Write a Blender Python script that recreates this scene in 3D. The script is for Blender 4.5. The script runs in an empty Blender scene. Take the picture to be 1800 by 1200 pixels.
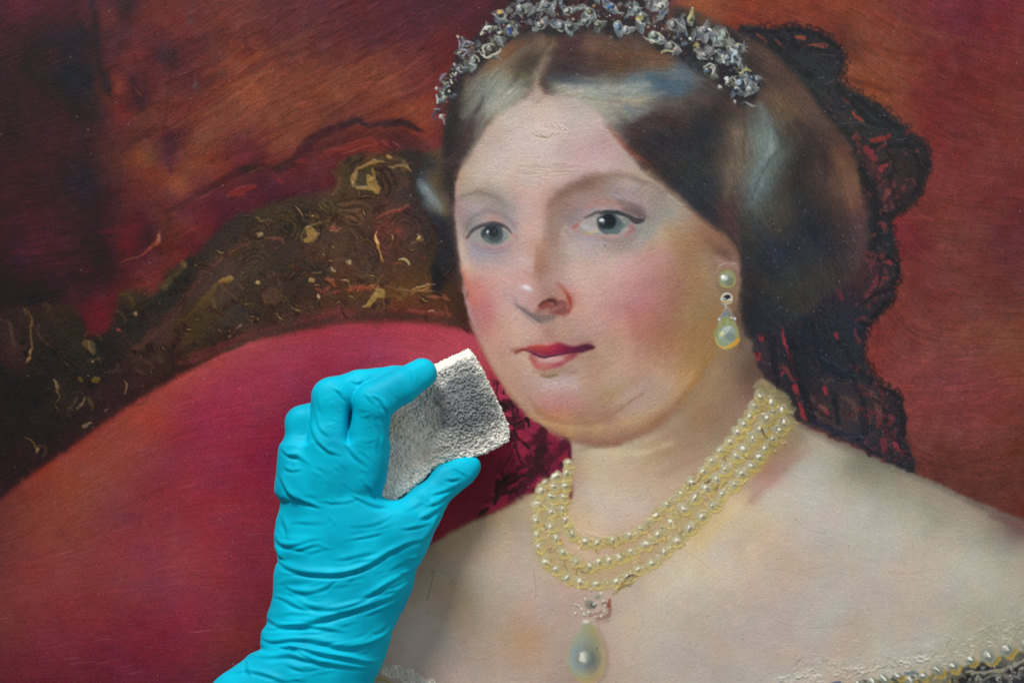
import bpy, math, random
import numpy as np

# ---------------------------------------------------------------- camera, light, exposure
S_ = 0.00045                      # metres per canvas unit (the framed width is 1800 units = 0.81 m)
CAM_D = 1.125                     # camera to canvas
scene = bpy.context.scene
cam_data = bpy.data.cameras.new('camera'); cam = bpy.data.objects.new('camera', cam_data)
scene.collection.objects.link(cam); scene.camera = cam
cam.location = (0, -CAM_D, 0); cam.rotation_euler = (math.radians(90), 0, 0)
cam_data.lens = 50; cam_data.sensor_width = 36; cam_data.clip_start = .05; cam_data.clip_end = 50

cam_data.dof.use_dof = True; cam_data.dof.focus_distance = CAM_D - .006; cam_data.dof.aperture_fstop = 4.5
world = bpy.data.worlds.new('World'); scene.world = world; world.use_nodes = True
WORLD_STRENGTH = .235
wb = world.node_tree.nodes['Background']; wb.inputs[0].default_value = (.93, .97, 1.0, 1); wb.inputs[1].default_value = WORLD_STRENGTH

def softbox(name, loc, size, power, col):
    l = bpy.data.lights.new(name, 'AREA'); l.shape = 'RECTANGLE'; l.size, l.size_y = size; l.energy = power; l.color = col
    o = bpy.data.objects.new(name, l); scene.collection.objects.link(o); o.location = loc
    d = np.array(loc) - np.array((0, 0, 0))
    import mathutils
    o.rotation_euler = mathutils.Vector(d).to_track_quat('Z', 'Y').to_euler()
    return o
softbox('studio_softbox', (-1.1, -2.35, 3.9), (1.3, .9), 290, (1, .985, .96))
softbox('studio_fill_panel', (3.0, -3.2, .6), (1.6, 1.6), 34, (.96, .98, 1))
scene.view_settings.view_transform = 'Standard'; scene.view_settings.look = 'None'
scene.view_settings.exposure = 0; scene.view_settings.gamma = 1
scene.cycles.use_denoising = True

COL = scene.collection
def link(o, parent=None):
    COL.objects.link(o)
    if parent: o.parent = parent
    return o
def tag(o, label, cat, group=None, kind=None):
    o['label'] = label; o['category'] = cat
    if group: o['group'] = group
    if kind: o['kind'] = kind

# ---------------------------------------------------------------- the picture's paint, worked out stroke by stroke
# u, v = place on the canvas in 1/1800 of the framed width; K = samples per unit; margins run on past the frame
K = 0.76
U0, V0, U1, V1 = -330.0, -230.0, 2130.0, 1430.0
PW, PH = int((U1 - U0) * K), int((V1 - V0) * K)
rng = np.random.default_rng(7)
C = np.zeros((PH, PW, 3), np.float32)        # colour (display space, converted at the end)
HT = np.zeros((PH, PW), np.float32)          # relief of the paint
ID = np.zeros((PH, PW), np.int32)            # which motif the paint belongs to

def hx(s):
    return np.array([int(s[i:i + 2], 16) for i in (0, 2, 4)], np.float32) / 255.0

def P(s):
    """'x,y x,y ...' -> array"""
    return np.array([[float(a) for a in t.split(',')] for t in s.split()], np.float32)

def spline(p, n=8, closed=False):
    p = np.asarray(p, np.float32)
    if len(p) < 3: return p
    q = np.vstack([p[-1], p, p[0], p[1]]) if closed else np.vstack([2 * p[0] - p[1], p, 2 * p[-1] - p[-2]])
    out = []
    t = np.linspace(0, 1, n, endpoint=False)[:, None]
    for i in range(1, len(q) - 2):
        a, b, c, d = q[i - 1], q[i], q[i + 1], q[i + 2]
        out.append(.5 * (2 * b + (c - a) * t + (2 * a - 5 * b + 4 * c - d) * t ** 2 + (3 * b - a - 3 * c + d) * t ** 3))
    if not closed: out.append(p[-1:])
    return np.vstack(out)

def px(p):
    return (np.asarray(p, np.float32)[:, :2] - np.array([U0, V0], np.float32)) * K

def box1(a, r, ax):
    if r < 1: return a
    pad = [(0, 0)] * a.ndim; pad[ax] = (r + 1, r)
    c = np.cumsum(np.pad(a, pad, mode='edge'), axis=ax, dtype=np.float64)
    n = a.shape[ax]; k = 2 * r + 1
    hi = np.take(c, np.arange(k, n + k), axis=ax); lo = np.take(c, np.arange(0, n), axis=ax)
    return ((hi - lo) / k).astype(np.float32)

def blur(a, s):
    """soft blur of about s canvas units"""
    s = s * K
    if s < .4: return a
    r = max(1, int(round(s * .9)))
    for _ in range(3 if s > 1 else 1):
        a = box1(box1(a, r, 0), r, 1)
    return a

def fillmask(poly, closed=True, n=6, smooth=True):
    q = px(spline(poly, n, True) if smooth else poly)
    x0, y0 = np.floor(q.min(0)).astype(int) - 2; x1, y1 = np.ceil(q.max(0)).astype(int) + 3
    x0, y0, x1, y1 = max(x0, 0), max(y0, 0), min(x1, PW), min(y1, PH)
    m = np.zeros((PH, PW), np.float32)
    if x1 <= x0 or y1 <= y0: return m
    SS = 3
    nx = np.roll(q, -1, 0)
    for sub in range(SS):
        ys = np.arange(y0, y1) + (sub + .5) / SS
        cr = [[] for _ in range(len(ys))]
        for a, b in zip(q, nx):
            if a[1] == b[1]: continue
            lo, hi = (a, b) if a[1] < b[1] else (b, a)
            i0 = max(0, int(np.ceil((lo[1] - ys[0])))); i1 = min(len(ys), int(np.ceil(hi[1] - ys[0])))
            for i in range(i0, i1):
                cr[i].append(lo[0] + (ys[i] - lo[1]) * (hi[0] - lo[0]) / (hi[1] - lo[1]))
        for i, c in enumerate(cr):
            c.sort()
            row = m[y0 + i]
            for a, b in zip(c[::2], c[1::2]):
                a = min(max(a, 0), PW - 1); b = min(max(b, 0), PW - 1)
                ia, ib = int(a), int(b)
                if ia == ib: row[ia] += (b - a) / SS; continue
                row[ia] += (ia + 1 - a) / SS; row[ib] += (b - ib) / SS
                row[ia + 1:ib] += 1 / SS
    return m

def rbf(pts, vals, step=10, c=14.0, box=None):
    """smooth field through scattered samples"""
    pts = np.asarray(pts, np.float64); vals = np.asarray(vals, np.float64)
    A = np.sqrt(((pts[:, None] - pts[None]) ** 2).sum(-1) + c * c) - c
    n = len(pts)
    M = np.zeros((n + 1, n + 1)); M[:n, :n] = A; M[:n, n] = 1; M[n, :n] = 1
    w = np.linalg.solve(M + np.diag([1e-3] * n + [0]), np.vstack([vals, np.zeros((1, vals.shape[1]))]))
    u0, v0, u1, v1 = box or (U0, V0, U1, V1)
    gx = np.arange(u0, u1 + step, step); gy = np.arange(v0, v1 + step, step)
    X, Y = np.meshgrid(gx, gy)
    D = np.sqrt((X[..., None] - pts[:, 0]) ** 2 + (Y[..., None] - pts[:, 1]) ** 2 + c * c) - c
    G = D @ w[:n] + w[n]
    # bilinear to paint samples
    uu = (np.arange(PW) + .5) / K + U0; vv = (np.arange(PH) + .5) / K + V0
    fx = np.clip((uu - u0) / step, 0, len(gx) - 1.001); fy = np.clip((vv - v0) / step, 0, len(gy) - 1.001)
    ix = fx.astype(int); iy = fy.astype(int); fx = (fx - ix)[:, None]; fy = (fy - iy)[:, None, None]
    R = G[iy] * (1 - fy) + G[iy + 1] * fy
    return (R[:, ix] * (1 - fx) + R[:, ix + 1] * fx).astype(np.float32)

def pts(s):
    P_, V_ = [], []
    for t in s.split():
        a, b, c = t.split(','); P_.append((float(a), float(b))); V_.append(hx(c))
    return P_, V_

def lay(mask, col, alpha=1.0):
    """blend colour (vec or field) under a mask, within the mask's bounds"""
    ys = np.nonzero(mask.max(1) > .002)[0]; xs = np.nonzero(mask.max(0) > .002)[0]
    if len(ys) == 0: return
    s = np.s_[ys[0]:ys[-1] + 1, xs[0]:xs[-1] + 1]
    m = (mask[s] * alpha)[..., None]
    c = col[s] if col.ndim == 3 else col
    C[s] = C[s] * (1 - m) + c * m

def region(poly, soft, field, ident=None, smooth=True, c=14.0):
    m = fillmask(P(poly) if isinstance(poly, str) else poly, smooth=smooth)
    if ident is not None: ID[m > .5] = ident
    m = np.clip(blur(m, soft), 0, 1)
    if isinstance(field, str):
        col = hx(field) if ',' not in field else np.clip(rbf(*pts(field), c=c), 0, 1)
    else: col = field
    lay(m, col)
    return m

def stroke(path, w, col, a=1.0, soft=1.5, h=0.0, n=8, ident=None, straight=False):
    """path 'x,y x,y'; w = half width, or a list of half widths along it; soft = edge falloff in units"""
    p = P(path) if isinstance(path, str) else np.asarray(path, np.float32)
    if len(p) == 1: p = np.vstack([p, p + .3])
    q = p if straight else spline(p, n)
    ws = np.interp(np.linspace(0, 1, len(q)), np.linspace(0, 1, np.size(w)), np.atleast_1d(w)).astype(np.float32) * K
    q = px(q); R = max(ws.max(), .3) + soft * K + 1.5
    x0, y0 = np.floor(q.min(0) - R).astype(int); x1, y1 = np.ceil(q.max(0) + R).astype(int)
    x0, y0, x1, y1 = max(x0, 0), max(y0, 0), min(x1, PW), min(y1, PH)
    if x1 <= x0 or y1 <= y0: return
    D = np.full((y1 - y0, x1 - x0), 1e3, np.float32)
    for i in range(len(q) - 1):
        a_, b_ = q[i], q[i + 1]
        lx0 = max(x0, int(min(a_[0], b_[0]) - R)); lx1 = min(x1, int(max(a_[0], b_[0]) + R) + 1)
        ly0 = max(y0, int(min(a_[1], b_[1]) - R)); ly1 = min(y1, int(max(a_[1], b_[1]) + R) + 1)
        if lx1 <= lx0 or ly1 <= ly0: continue
        X = np.arange(lx0, lx1)[None, :] + .5 - a_[0]; Y = np.arange(ly0, ly1)[:, None] + .5 - a_[1]
        d = b_ - a_; L = float(d @ d) + 1e-6
        t = np.clip((X * d[0] + Y * d[1]) / L, 0, 1)
        dd = np.sqrt((X - t * d[0]) ** 2 + (Y - t * d[1]) ** 2) - (ws[i] * (1 - t) + ws[i + 1] * t)
        s = np.s_[ly0 - y0:ly1 - y0, lx0 - x0:lx1 - x0]
        D[s] = np.minimum(D[s], dd)
    so = max(soft * K, .9)
    m = np.clip(.5 - D / so, 0, 1) if soft <= 3 else np.clip(.5 - D / (2 * so) , 0, 1)
    m = m * m * (3 - 2 * m)
    s = np.s_[y0:y1, x0:x1]
    if ident is not None: ID[s][D < 0.4] = ident
    if col is not None:
        cc = hx(col) if isinstance(col, str) else col
        C[s] = C[s] * (1 - (m * a)[..., None]) + cc * (m * a)[..., None]
    if h: HT[s] += m * h
    return

def dab(x, y, rx, ry, ang, col, a=1.0, soft=1.2, h=0.0, ident=None):
    cx, cy = (x - U0) * K, (y - V0) * K
    R = max(rx, ry) * K + soft * K + 2
    x0, x1 = max(0, int(cx - R)), min(PW, int(cx + R) + 1); y0, y1 = max(0, int(cy - R)), min(PH, int(cy + R) + 1)
    if x1 <= x0 or y1 <= y0: return
    X = np.arange(x0, x1)[None, :] + .5 - cx; Y = np.arange(y0, y1)[:, None] + .5 - cy
    t = math.radians(ang); ca, sa = math.cos(t), math.sin(t)
    A = (X * ca + Y * sa) / (rx * K); B = (-X * sa + Y * ca) / (ry * K)
    r = np.sqrt(A * A + B * B); sd = (r - 1) * min(rx, ry) * K
    so = max(soft * K, .9)
    m = np.clip(.5 - sd / so, 0, 1); m = m * m * (3 - 2 * m)
    s = np.s_[y0:y1, x0:x1]
    if ident is not None: ID[s][r < 1] = ident
    if col is not None:
        cc = hx(col) if isinstance(col, str) else col
        C[s] = C[s] * (1 - (m * a)[..., None]) + cc * (m * a)[..., None]
    if h: HT[s] += h * np.sqrt(np.clip(1 - r * r, 0, 1)).astype(np.float32) if h > 0 else m * h

def ring(x, y, rx, ry, ang, w, col, a=1.0, h=0.0, t0=0, t1=360):
    t = np.radians(np.linspace(t0, t1, 14)); g = math.radians(ang)
    X = rx * np.cos(t); Y = ry * np.sin(t)
    stroke(np.stack([x + X * math.cos(g) - Y * math.sin(g), y + X * math.sin(g) + Y * math.cos(g)], 1), w, col, a, 1.0, h, straight=True)

def vnoise(scale, seed, shape=None):
    """smooth noise, about -1..1, feature size in canvas units"""
    r = np.random.default_rng(seed); sh = shape or (PH, PW)
    s = scale * K
    g = r.standard_normal((int(sh[0] / s) + 3, int(sh[1] / s) + 3)).astype(np.float32)
    fy = np.arange(sh[0]) / s; fx = np.arange(sh[1]) / s
    iy = fy.astype(int); ix = fx.astype(int); fy = fy - iy; fx = fx - ix
    fy = (fy * fy * (3 - 2 * fy))[:, None]; fx = (fx * fx * (3 - 2 * fx))
    R = g[iy] * (1 - fy) + g[iy + 1] * fy
    return (R[:, ix] * (1 - fx) + R[:, ix + 1] * fx).astype(np.float32)

def bristles(mask, cosf, sinf, n, length, seed, spread=.25):
    """fine brush-hair marks along a direction field -> signed layer, about unit variance"""
    r = np.random.default_rng(seed)
    ys, xs = np.nonzero(mask > .3)
    if len(ys) == 0: return np.zeros((PH, PW), np.float32)
    k = r.integers(0, len(ys), n)
    x = xs[k].astype(np.float32) + r.random(n, dtype=np.float32); y = ys[k].astype(np.float32) + r.random(n, dtype=np.float32)
    v = r.standard_normal(n).astype(np.float32)
    ln = (length * K * (.4 + r.random(n) * 1.2)).astype(np.float32)
    off = (r.standard_normal(n) * spread).astype(np.float32)
    L = np.zeros(PH * PW, np.float32)
    steps = int(length * K * 1.6)
    for s in range(steps):
        live = s < ln
        ix = np.clip(x.astype(int), 0, PW - 2); iy = np.clip(y.astype(int), 0, PH - 2)
        fade = np.where(live, np.minimum(1, (ln - s) / (ln * .4 + 1)), 0) * v
        fx = np.clip(x - ix, 0, 1); fy = np.clip(y - iy, 0, 1)
        base = iy * PW + ix
        for o, wgt in ((0, (1 - fx) * (1 - fy)), (1, fx * (1 - fy)), (PW, (1 - fx) * fy), (PW + 1, fx * fy)):
            L += np.bincount(base + o, weights=fade * wgt, minlength=PH * PW).astype(np.float32)
        c = cosf[iy, ix]; sn = sinf[iy, ix]
        co, so = np.cos(off), np.sin(off)
        x = x + c * co - sn * so; y = y + sn * co + c * so
    L = L.reshape(PH, PW) * mask
    return L / (L[mask > .3].std() + 1e-6)
# ---------------------------------------------------------------- 1. red curtain
CURTAIN = """-200,-150,2c1a22 -200,600,281a20 -200,1200,5a2830 0,0,4a2028 30,8,5a2233 60,60,331c25 110,110,2b1f25 150,60,2b2028 160,130,241f26 60,150,2e1c22 40,250,301a20
100,210,33191f 120,260,381c22 170,200,2c2026 140,300,2b1f24 175,330,2d1c24 40,330,3a1c22 60,440,4a1a26 0,400,331b24 30,500,2a181f 110,380,3c1c24 130,450,3a1b22 200,360,3a1c26
165,20,5f272c 190,30,763430 185,90,50252b 205,95,4a232a 225,15,3d2128 222,50,522a2c 240,80,6b2a2c 245,30,672b2c 215,130,672a2c 208,150,88382c 225,110,672b2b 200,165,713128 190,130,532629
240,170,4c2028 246,185,42202a 232,150,562428 260,120,642a2a 275,60,692c2c 300,20,75302f 300,70,632a2c 325,80,602829 345,60,732f2c 290,105,40232a 300,110,432229 280,110,5b272a 310,140,6c2e2c 340,110,6a2b2c
215,200,7e302c 225,220,7a3430 240,200,6a302a 240,240,663028 260,250,7f4032 265,275,7e4a30 240,275,86442e 280,215,7d3a30 270,190,763429 300,245,4a2028 297,280,55222b 300,200,7a3228 330,190,7a3329 350,160,6d2d2c
375,150,76352c 400,130,8d4431 430,100,92452f 420,60,7e392e 380,50,733229 360,90,642a2b 350,30,75302d 400,20,82382f 450,20,7a3630 480,60,723030 445,170,9c5034 400,200,8d4632 360,245,94503a 330,280,8c4430
380,270,85402f 430,220,8a4030 420,260,73303a 445,275,7a2e38 480,250,8c4634 460,200,8f4833 500,140,8c4430 520,90,803c30 560,60,73322f 560,120,8a4230 600,90,7a3430 640,60,6c2a30 640,130,8c4432 690,130,8e4633
600,170,92482f 550,200,8e4430 520,250,8a4634 560,240,85402e 600,210,7e3a2e 640,180,8a4034 700,190,94462e 740,210,9a4630 660,20,66262f 700,30,5d2430 700,80,682a32 740,60,582430 750,110,7c3436 770,20,4f222e 780,70,68262c
720,150,8c4034 745,130,7e3432 760,180,923a2e 740,240,963f30 780,230,80302e 850,60,5a2430 840,0,5a2230 900,0,4a2028
200,420,421c26 230,400,5a2026 220,430,6c1f2a 260,420,3c1b26 200,450,351a22 260,380,56242a 290,370,7a3830 290,420,5c2c28 320,440,722c2c 300,460,762f2c 270,480,7c3231 245,490,713030 240,520,702e2c 280,500,80362f 200,480,3a1a22 170,500,331922
165,545,681c28 195,540,601b26 180,570,681c28 160,480,34181f 100,520,2b181e 60,560,2c1d1e 350,440,68242e 360,420,702a2e 380,400,601e2c 400,380,55182c 300,350,672a2c 280,330,75332a 270,300,7c3c2e 240,320,6a2e2a 235,350,5e2728
310,330,a04e33 340,340,7c3232 330,310,8a4430 370,310,863c34 400,290,883b34 430,300,6c2c30 460,320,4d222a 500,330,5a1f2a 450,350,641e2c 420,340,55202a 430,370,501b2b
540,270,763030 560,300,6a2c2c 600,300,6b2a2c 660,270,8c3232 640,260,8c3a32 600,280,7a2e30 700,250,562828 720,260,60302c 560,330,581e2a 520,350,4d1c28 480,370,4a1b28
1180,0,82443c 1210,20,a85c38 1230,10,a85e38 1260,30,9c5036 1300,20,98442f 1280,50,963f2e 1330,60,9a4632 1380,30,97452f 1440,20,9a4632 1440,60,90412f 1500,20,98482f 1480,60,7c3c30 1510,60,8e4834 1490,110,a0543a 1500,90,7a4032
1560,30,944234 1540,80,9c4c36 1560,120,a05238 1600,30,8c3a34 1660,20,822c36 1700,30,7c2a38 1620,90,883830 1600,70,8e3e30 1650,110,82302f 1700,100,822e30 1740,60,842e36 1780,30,882f38 1790,120,84322f 1770,180,8a3830
1520,150,a0512f 1560,170,a05033 1600,160,8e3a30 1600,210,8c3c2e 1640,190,842d2f 1630,240,88302e 1700,200,883430 1750,240,8e3a30 1670,280,8e3430 1700,330,8e3a36 1780,330,863433 1640,330,8c3a36 1600,360,8f4038
1640,390,84382f 1600,410,8a343a 1580,400,8c3138 1620,440,84323a 1700,400,8a4038 1760,400,7a2e30 1660,440,8a433a 1600,470,8c3a38 1700,470,8e4238 1770,470,7a3434 1640,520,8e403a 1760,520,7a352f 1700,540,8e453a 1590,540,90443c
1560,600,92433f 1620,600,954840 1700,600,964b3c 1780,600,985038 1550,660,a04a44 1600,680,a04a46 1680,680,963f40 1760,690,92403c 1600,760,98463f 1660,760,8c4440 1740,760,8e443c 1790,780,84402f 1640,820,7f4038 1700,840,784038 1760,850,78382c
1790,890,7a3a30 2000,0,802c30 2000,500,8a4038 2000,900,7c3c30 2000,1300,7c3c30 1200,400,803030 1400,400,803030 1000,300,803030"""
C[:] = np.clip(rbf(*pts(CURTAIN), c=10, step=8), 0, 1)
ID[:] = 1
def S(t, w, c, a=1.0, so=1.5, h=0.0, ident=None): stroke(t, w, c, a, so, h, ident=ident)
# broad loose strokes on the curtain
S('160,-20 168,40 172,90 180,130', [6, 8, 5], '291d24', .7, 8)
S('178,120 188,150 197,168', [6, 10, 5], '251d22', .8, 6)
S('236,140 241,160 247,180 250,190', [4, 7, 8, 5], '3c1d25', .75, 4)
S('212,150 206,158 200,165', [7, 7, 4], '8c3b2c', .8, 4)
S('238,152 245,166 250,170', [1, 1.5, .8], '8a3632', .8, 1)
S('298,94 306,96 303,120 298,160 292,200 288,240', [4, 5, 2.5, 2, 2, 2], '4a2424', .45, 3)
S('275,104 290,95 305,100', [6, 9, 6], '40222a', .7, 6)
S('297,245 301,262 296,280 302,300', [7, 8, 6, 4], '4a1f2a', .7, 4)
S('245,232 258,240 268,244', [3, 4, 3], '4e2a26', .5, 4)
S('320,85 350,72 400,62 440,60', [6, 8, 5], '58262a', .5, 7)
S('430,60 436,80 446,90', [3, 5, 2], '52222a', .5, 4)
for i, (x, y) in enumerate([(355, 158), (410, 128), (380, 190), (450, 120), (520, 160), (600, 140), (560, 90), (640, 110), (500, 220), (380, 240), (640, 195), (700, 175), (470, 90), (340, 215), (690, 225), (740, 190), (590, 60), (1250, 50), (1340, 30), (1520, 40), (1560, 110), (1540, 150), (1650, 60), (1700, 150), (1600, 130)]):
    a = -.42 if x < 1000 else .25
    L = 60 + (i * 37) % 50
    cc = ['9c5234', '5e262b', 'a05a3a', '6a2a2c', '8f3d2c'][i % 5]
    S(f'{x-L*math.cos(a):.0f},{y-L*math.sin(a):.0f} {x},{y+4} {x+L*math.cos(a):.0f},{y+L*math.sin(a):.0f}', [1.5, 6, 1.5], cc, .32, 5, .1)
S('345,148 343,152', 4, '7c6a66', .6, 4)
S('339,15 337,35', [2, 5], '5c4a50', .5, 6); S('328,270 327,271', 3, '43301f', .5, 3)
gc = np.random.default_rng(29)
for i in range(150):
    x, y = (gc.uniform(215, 770), gc.uniform(-20, 330)) if i % 3 else (gc.uniform(1500, 1830), gc.uniform(-20, 880))
    if x < 770 and y > 300 - (x - 300) * .15: continue
    a = (-.45 if x < 1000 else (.35 if y < 300 else .05)) + gc.normal() * .16; L = gc.uniform(18, 70); iy_, ix_ = int((y - V0) * K), int((x - U0) * K)
    c_ = np.clip(C[iy_, ix_] * gc.uniform(.72, 1.3) + np.array([.02, 0, -.01]) * gc.normal(), 0, 1); bow = gc.normal() * 5
    stroke(np.array([[x - L * math.cos(a), y - L * math.sin(a)], [x, y + bow], [x + L * math.cos(a), y + L * math.sin(a)]]), [.8, gc.uniform(2, 6), .8], c_, .42, 3, .12)
# fold edges above the chair
S('275,360 290,372 300,385 295,400 280,425 262,443 235,455 212,462', [4, 3, 3, 3, 2.5, 1.5, 1], '44222a', .5, 6)
S('284,408 282,420 268,435 252,448 232,456 213,462', [1.5, 4, 2.5, 2, 1.5, .6], '9c4436', .9, 1.2, .4)
S('281,414 283,422 276,432', [2.5, 3.5, 1], 'b0705a', .8, 1.2, .4)
S('180,408 215,405 250,398', [2, 4, 1], '741f2c', .6, 5); S('190,425 212,422', [2, 3], '701e2c', .5, 4)
S('20,445 50,442 75,445', [3, 6, 2], '5a1c2c', .7, 5)
S('0,300 60,290 130,300', 8, '42191f', .3, 10)
for i in range(9):
    y = 395 + i * 14; S(f'{10+i*13},{y} {70+i*12},{y-6} {120+i*10},{y-3}', [1, 3, 1], ['421823', '241620', '4a1a28'][i % 3], .45, 3)
# dark garland line of the drapery
S('296,372 320,360 345,345 372,330 400,312 430,300 458,294 480,297 505,292 520,284 535,262 548,246 570,234 600,222 625,214 650,220 690,216 720,220 742,232', [4, 5, 4, 5, 6, 9, 8, 6, 10, 11, 12, 8, 9, 9, 7, 5, 7, 7, 3], '4a2228', .85, 4)
S('420,300 440,296 462,297', [2, 6, 3], '3a2423', .85, 3); S('490,300 505,290 520,282', [3, 9, 5], '3a1f26', .8, 4)
S('600,222 622,214 645,220 660,222 690,217 715,218 735,228', [4, 4, 3, 4, 5, 5, 2], '3c2427', .85, 3)
S('540,275 560,262 590,250 620,243 650,240 690,240 735,252 750,262', [8, 10, 10, 9, 8, 8, 10, 6], '54282c', .6, 8)
S('300,390 330,372 370,352 400,343 440,345 480,330 520,320 560,300 590,285', [4, 6, 8, 10, 10, 12, 10, 6], '5c2330', .6, 8)
S('440,304 460,296 482,304', 2.5, '6b3a2c', .5, 3)
S('312,365 350,350 380,335', [1, 2, 1], '8e4236', .5, 2)
S('569,270 590,265 615,258 640,250 655,248 662,256', [2, 4, 5, 6, 5, 3], '943a32', .8, 3, .3)
S('600,272 630,264 655,258', [1, 3, 2], 'a44438', .7, 2, .4)
S('672,250 680,256 685,262', [2, 3, 1], '9c3c36', .8, 1.5, .5); S('693,250 700,256 705,262', [1, 2, 1], 'a04a3e', .8, 1.2, .5); S('700,266 712,262', 3, '8a3032', .7, 3)
S('522,285 532,284 540,286', [2, 4, 2], '8c3230', .8, 2); S('560,290 590,282 600,276', [6, 7, 3], '6c2c32', .6, 4)
S('491,316 497,320', 3.5, '8a2230', .8, 3); S('405,340 425,334 448,330', [2, 6, 4], '962f32', .8, 3, .3); S('400,345 430,340', 3, 'a8403c', .6, 2)
S('535,338 545,336', 2, '862c34', .6, 2)
# ---------------------------------------------------------------- 2. chair
CUSH = '-330,1430 -330,1060 -120,950 0,872 62,824 132,776 205,722 285,672 365,628 430,598 500,584 575,571 650,564 750,566 826,580 880,640 960,720 1010,790 1020,900 900,960 700,1200 700,1430'
m = region(CUSH, 2.2, """-200,1100,5a2830 -100,1300,5c2834 0,885,7a3430 60,840,963c34 130,795,9c3f36 200,745,9e3f36 280,695,a53e38 330,665,a84044 400,635,a33c46 450,610,a23a46 520,600,9d3347 600,590,9c3045 700,590,a8344a
760,590,a83648 820,605,aa3c52 840,640,a83c4e 860,680,a6304a 880,740,9c2440 900,790,92203c 940,840,801d3a 980,800,7a1c38 0,950,7e3a38 60,900,964338 130,850,9e4a3a 200,800,9b453a 280,760,983a3c 340,730,962c46 400,690,9a2c48 460,660,9b2f49 520,640,98304a 560,660,922a46 620,620,982e48
700,620,a23650 760,640,a23a50 0,1020,8a3c3e 60,980,963f40 130,930,9c443c 200,880,963e40 280,830,93323e 350,800,942c46 420,760,962a46 470,720,983048 0,1100,7f3a3e 80,1060,953c44 160,1010,9a4044 240,960,96384a 320,900,922f40 380,860,922c44 450,820,92223f 500,740,902444 480,760,902240
0,1180,762c3c 80,1140,8c3040 160,1100,92303f 240,1050,963844 320,1000,9a3c4a 400,940,982e42 460,900,942d42 470,980,8e2c40 420,1040,8c2e3e 330,1090,902a42 250,1150,84263a 150,1190,782a3c 400,1120,84323a 450,1100,7c2c38 460,1160,7c2a34 60,1210,72283a 300,1250,782a3a
700,900,8a1c38 760,960,8e1e38 830,900,8e2038 880,860,8e1e36 900,880,8a1e34 850,820,8c1a36 800,880,881c38 780,930,8c2038 700,850,801a34""", 2, c=20)
S('-120,955 0,876 62,828 132,780 205,726 285,676 365,632', 7, '8e2f2a', .5, 7)
FR = '-330,560 -200,540 -50,548 0,542 30,538 62,534 90,532 125,536 145,552 152,575 162,588 190,582 202,548 212,518 232,508 262,516 278,512 290,488 312,465 332,452 355,438 378,412 402,385 440,372 500,352 545,342 590,330 592,296 610,280 645,272 690,268 705,262 722,262 745,268 790,300 820,400 830,500 840,585 826,582 750,568 650,566 575,573 500,588 430,602 365,632 285,676 205,726 132,780 62,828 0,878 -120,956 -330,1070'
m = region(FR, 5.0, """-200,700,241f1e -200,900,1f1d1c 0,560,302622 20,600,332622 15,660,231f1d 30,620,3a2a26 0,720,231f1e 50,600,2c2623 80,560,322a20 100,620,26241c 60,680,211f1b 90,720,27221c 20,780,2b1f20 60,760,261f1f 130,590,2e2a20 150,620,28291e 130,660,24231c 120,740,2b2320
180,600,242320 200,560,2e2920 230,520,3c3422 255,550,2a2822 210,590,2a2622 240,580,262723 200,640,262420 180,680,302324 160,720,2e2424 240,620,3a2c24 290,590,46322c 320,550,3f3027 355,500,40312a 400,465,44362c 440,430,46382a
300,530,2a2c28 330,490,2e2e28 370,440,302e26 420,400,34302a 290,640,36291e 260,670,3a2624 320,620,38281f 330,580,4c3e22 370,540,4a3f26 400,560,38342a 360,590,38321f 400,600,38281f 440,560,38332a 440,500,3a3629 480,460,3a352a 460,400,3c352a 500,420,3a3029
470,380,3f3a26 530,400,2e2f28 560,360,42382a 500,370,3e3626 550,440,4e3a28 520,480,352f28 560,480,39322b 590,420,4a3a2c 600,450,523c2c 640,400,4a3a2e 620,380,55412d 650,350,443628 600,330,4c3e26 640,320,42402a 690,300,4b3b2e 660,290,504024 710,290,3a342c
730,320,33302e 720,270,2e2b28 760,290,302a2a 700,340,403430 730,380,3b3130 690,370,563a30 690,410,643a30 660,420,48342a 720,420,4c382f 750,440,3c3228 700,470,4c3526 740,500,5a3f22 760,520,52391c 790,540,4a3020 690,520,66431f 640,500,4f3a28 600,500,54361f
560,530,4a3324 500,520,3b2f25 540,560,50322a 600,560,6a302c 640,550,52382c 600,530,4c3426 700,550,5c3026 750,550,602e22 780,560,5c3426 500,570,45302a 440,590,4f3028 460,540,3a2f26 800,575,4a2a24 650,480,4c3a2c 480,500,40332a 420,520,3c342b""", 3, c=10)
# moulding lines
S('430,430 395,452 365,478 345,502 325,528 300,560 270,590 240,612', [5, 5, 4, 5, 5, 6, 7, 5], '54382f', .65, 5)
S('440,424 400,448 372,470', [1.5, 2.5, 1], '6c4232', .7, 2); S('330,522 312,545 300,558', 1.5, '2c1f1c', .8, 2)
S('250,620 225,640 200,655', [6, 8, 5], '3c2a28', .6, 6)
S('430,598 365,628 285,670 205,722 132,775 62,823 0,870', [4, 5, 7, 4, 4, 3, 3], '301f20', .55, 5)
S('500,572 450,588 400,606 350,625 315,640', [4, 5, 8, 10, 4], '6e3030', .6, 5)
S('830,572 760,560 700,556 640,556 590,561 540,569 500,577 450,592 400,616', [3, 4, 5, 5, 5, 6, 5, 4], '47302a', .7, 3)
S('590,566 620,550 600,545 560,558 520,566', [5, 5, 4, 4, 2], '6d3032', .6, 4)
S('0,562 18,568 24,590 28,612', [2, 3, 3, 2], '4d3c3a', .6, 3)
S('52,545 60,560 55,590 57,615 52,632 47,636', [1, 1.5, 2, 3, 3, 1], '725a2e', .7, 2, .3)
S('57,612 55,626 49,634', [1, 2.5, 1.2], 'a08046', .8, 1.2, .4)
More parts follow.
